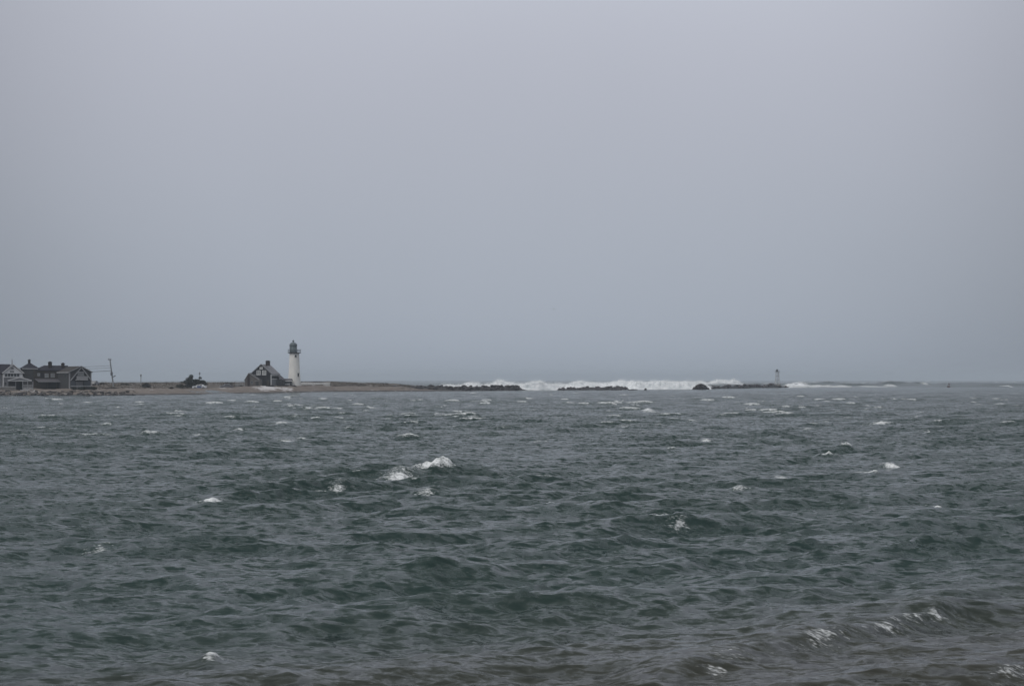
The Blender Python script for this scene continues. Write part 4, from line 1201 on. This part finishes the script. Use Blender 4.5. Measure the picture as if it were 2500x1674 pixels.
# dune grass over the back slope
n = 15000
px = rng.uniform(215, 1015, n)
t = rng.uniform(.10, 1.0, n)
Dw_, D1_, z1_, D2_, z2_ = prof(px)
d = D1_ + t * (D2_ - D1_)
keep = fbm(px * .06, d * .12, 19, 3) > .46
keep &= ~((np.abs(px - 487) < 22) & (d < 548)) & ~((px > 590) & (px < 735) & (d < 612))
px, d = px[keep], d[keep]
x = (px - CX) / FPX * d
zg = zground(px, d) + (fbm(x * .25, d * .2, 3, 4) - .5) * .75 + (fbm(x * 1.1, d * .9, 9, 3) - .5) * .32 + (fbm(x * .3, d * .3, 5, 3) - .5) * .2 - .06
m_ = len(px)
hgt = rng.uniform(.12, .34, m_)
ang = rng.uniform(0, math.pi, m_)
wx, wy = np.cos(ang) * .16, np.sin(ang) * .16
co = np.stack([np.stack([x - wx, d - wy, zg], -1), np.stack([x + wx, d + wy, zg], -1), np.stack([x + rng.uniform(.0, .25, m_), d, zg + hgt], -1)], 1).reshape(-1, 3)
dg = link_mesh('dune_grass', np_mesh('dune_grass', co, None, np.arange(m_ * 3).reshape(-1, 3), M['grass_dry'], False))
tag(dg, 'dry tan beach grass over the back slope of the spit', 'grass', kind='stuff')

# ------------------------------------------------------------------ parked cars
def car(px, py, D, rel, body, lower, label, van=False):
    f = Fr(px, py, D, rel)
    f.loc.z = f.loc.z
    o = thing('parked_car', label, 'car', f.loc, f.rot)
    L = 2.15
    # body side profile, lofted across with tumblehome
    low = [(-L, .35), (-L - .04, .62), (-L + .1, .86), (-1.15, .98), (1.5, 1.0), (L - .06, .92), (L, .6), (L - .02, .35)]
    top = [(-1.1, .97), (-.45, 1.42 if not van else 1.6), (.75, 1.45 if not van else 1.68), (1.55, 1.0)]
    def loft(poly, w0, w1, zlo, zhi):
        vs, n = [], len(poly)
        for s in (-1, 1):
            for x, z in poly:
                w = w0 + (w1 - w0) * (z - zlo) / (zhi - zlo)
                vs.append((x, s * w, z))
        fs = [tuple(range(n)), tuple(range(2 * n - 1, n - 1, -1))] + [((i + 1) % n, i, i + n, (i + 1) % n + n) for i in range(n)]
        return vs, fs
    MB().add(*loft(low, .86, .80, .35, 1.0)).build('body', M[body], o)
    MB().add(*loft(top, .78, .58, .97, 1.5)).build('cabin', M[body], o)
    if lower != body:
        MB().box(-.62, .72, -.885, -.845, .40, .93).build('door', M[lower], o)
    for a, b in ((-.72, -.02), (.06, .95)):
        MB().add([(a, -.80, 1.02), (b, -.80, 1.02), (b - (.12 if b > .5 else 0), -.66, 1.38), (a + (.28 if a < 0 else 0), -.66, 1.38),
                  (a, -.70, 1.02), (b, -.70, 1.02), (b - (.12 if b > .5 else 0), -.56, 1.38), (a + (.28 if a < 0 else 0), -.56, 1.38)],
                 [(0, 1, 2, 3), (7, 6, 5, 4), (0, 4, 5, 1), (1, 5, 6, 2), (2, 6, 7, 3), (3, 7, 4, 0)]).build('side_window', M['glass'], o)
    MB().slab((-1.09, -.62, 1.02), (-1.09, .62, 1.02), (-.50, .52, 1.38), (-.50, -.52, 1.38), .03).build('windscreen', M['paleglass'], o)
    for wx in (-1.3, 1.3):
        for sy in (-.78, .78):
            w = MB().bar((wx, sy - .1, .32), (wx, sy + .1, .32), .33, 14).build('wheel', M['tyre'], o)
            MB().bar((wx, sy - .115, .32), (wx, sy + .115, .32), .19, 10).build('rim', M['greytrim'], w)
    for sy in (-.6, .6):
        MB().box(-L - .06, -L + .02, sy - .14, sy + .14, .60, .76).build('headlight', M['lens'], o)
    MB().box(-L - .08, -L, -.8, .8, .36, .52).build('bumper', M['greytrim'], o)
    return o
car(487, 949.3, 538, -8, 'car_silver', 'car_blue', 'silver car with a blue side parked under the evergreen tree')
car(553, 948.6, 556, 6, 'car_grey', 'car_grey', 'dark grey car parked midway between evergreen and cottage', True)
car(230, 941, 520, 70, 'car_grey', 'car_grey', 'dark car half hidden at the right corner of the gabled house')

# ------------------------------------------------------------------ light tower on the jetty end
f = Fr(1898, 939, 930)
lt = thing('light_tower', 'small grey skeletal light tower on the end of the jetty', 'light tower', f.loc)
f.z0 = f.z
zt = f.z(907.5)
MB().lathe([(2.0, -.7), (1.7, .25), (1.5, .3)], 12).build('base', M['concrete'], lt)
cs = [(-1, -1), (1, -1), (1, 1), (-1, 1)]
def lp(c, t): w = 1.05 - .35 * t; return Vector((c[0] * w, c[1] * w, .2 + (zt - .2) * t))
for c in cs:
    MB().bar(lp(c, 0), lp(c, 1), .10, 6).build('leg', M['white'], lt)
br = MB()
for i in range(4):
    a, b = cs[i], cs[(i + 1) % 4]
    for k in range(3):
        br.bar(lp(a, k / 3), lp(b, (k + 1) / 3), .045, 5); br.bar(lp(b, k / 3), lp(a, (k + 1) / 3), .045, 5)
br.build('bracing', M['white'], lt)
for t in (1 / 3, 2 / 3):
    r_ = MB()
    for i in range(4): r_.bar(lp(cs[i], t), lp(cs[(i + 1) % 4], t), .13, 6)
    r_.build('ring_beam', M['offwhite'], lt)
ld = MB()
for sx in (-.22, .22): ld.bar((sx, -.75, .3), (sx, -.6, zt), .04, 5)
for k in range(20): ld.bar((-.22, -.75 + .0075 * k, .5 + k * .31), (.22, -.75 + .0075 * k, .5 + k * .31), .025, 4)
ld.build('ladder', M['offwhite'], lt)
pf = MB().box(-1.15, 1.15, -1.15, 1.15, zt, zt + .18).build('platform', M['iron'], lt)
rr = MB()
for i in range(4):
    a, b = Vector((cs[i][0] * 1.1, cs[i][1] * 1.1, 0)), Vector((cs[(i + 1) % 4][0] * 1.1, cs[(i + 1) % 4][1] * 1.1, 0))
    for hh in (.5, .95): rr.bar(a + Vector((0, 0, zt + hh)), b + Vector((0, 0, zt + hh)), .03, 5)
    rr.bar(a + Vector((0, 0, zt + .18)), a + Vector((0, 0, zt + .97)), .035, 5)
rr.build('railing', M['greytrim'], lt)
MB().lathe([(.55, zt + .18), (.55, zt + .8), (.42, zt + .82), (.42, zt + 1.2), (.5, zt + 1.22), (.15, zt + 1.45)], 10, -.15).build('lamp', M['iron'], lt)

# ------------------------------------------------------------------ buoy, marker pole and gulls
b = thing('buoy', 'small dark red buoy alone in the rough water right of the jetty', 'buoy', P(2316, 944.5, 985))
MB().lathe([(.5, -.5), (.95, -.1), (.95, .45), (.8, .55)], 14).build('float', M['buoy'], b)
for i in range(3):
    a = 2.094 * i + .4
    MB().bar((.7 * math.cos(a), .7 * math.sin(a), .55), (.28 * math.cos(a), .28 * math.sin(a), 1.5), .07, 5).build('leg', M['buoy'], b)
MB().lathe([(.30, 1.4), (.5, 1.55), (.5, 1.95), (.3, 2.1)], 10).build('topmark', M['buoy'], b)
b.rotation_euler = (0, math.radians(8), 0)

def gull(px, py, D, span, roll, label):
    o = thing('gull', label, 'bird', P(px, py, D), math.radians(20), 'gulls in flight')
    MB().lathe([(.005, -.24), (.03, -.2), (.065, -.1), (.075, .02), (.05, .14), (.045, .18), (.04, .21), (.012, .26)], 10).build('body', M['gull'], o, True).rotation_euler = (math.radians(90), 0, 0)
    for s in (-1, 1):
        v = []
        for t, zz, c0, c1 in ((.05, .0, -.10, .12), (.45, .10, -.13, .11), (.75, .05, -.08, .10), (1.0, -.04, .02, .06)):
            v += [(s * t * span / 2, c0, zz), (s * t * span / 2, c1, zz), (s * t * span / 2, (c0 + c1) / 2, zz + .03)]
        fs = []
        for k in range(3):
            a = k * 3
            fs += [(a, a + 3, a + 5, a + 2), (a + 2, a + 5, a + 4, a + 1), (a + 1, a + 4, a + 3, a)]
        fs += [(9, 10, 11), (2, 1, 0)]
        MB().add(v, fs).build('wing', M['gull'], o)
    MB().add([(-.05, .2, 0), (.05, .2, 0), (.09, .38, 0), (-.09, .38, 0), (0, .22, .02), (0, .36, .02)], [(0, 1, 2, 3), (0, 4, 1), (1, 4, 5, 2), (2, 5, 3), (3, 5, 4, 0)]).build('tail', M['gull'], o)
    o.rotation_euler = (0, math.radians(roll), math.radians(25))
    return o
gull(1352, 754.8, 480, 1.25, 8, 'dark gull gliding alone high over the white surf')
gull(1048.5, 849.5, 640, 1.2, -12, 'faint gull low in the sky above the start of the jetty')
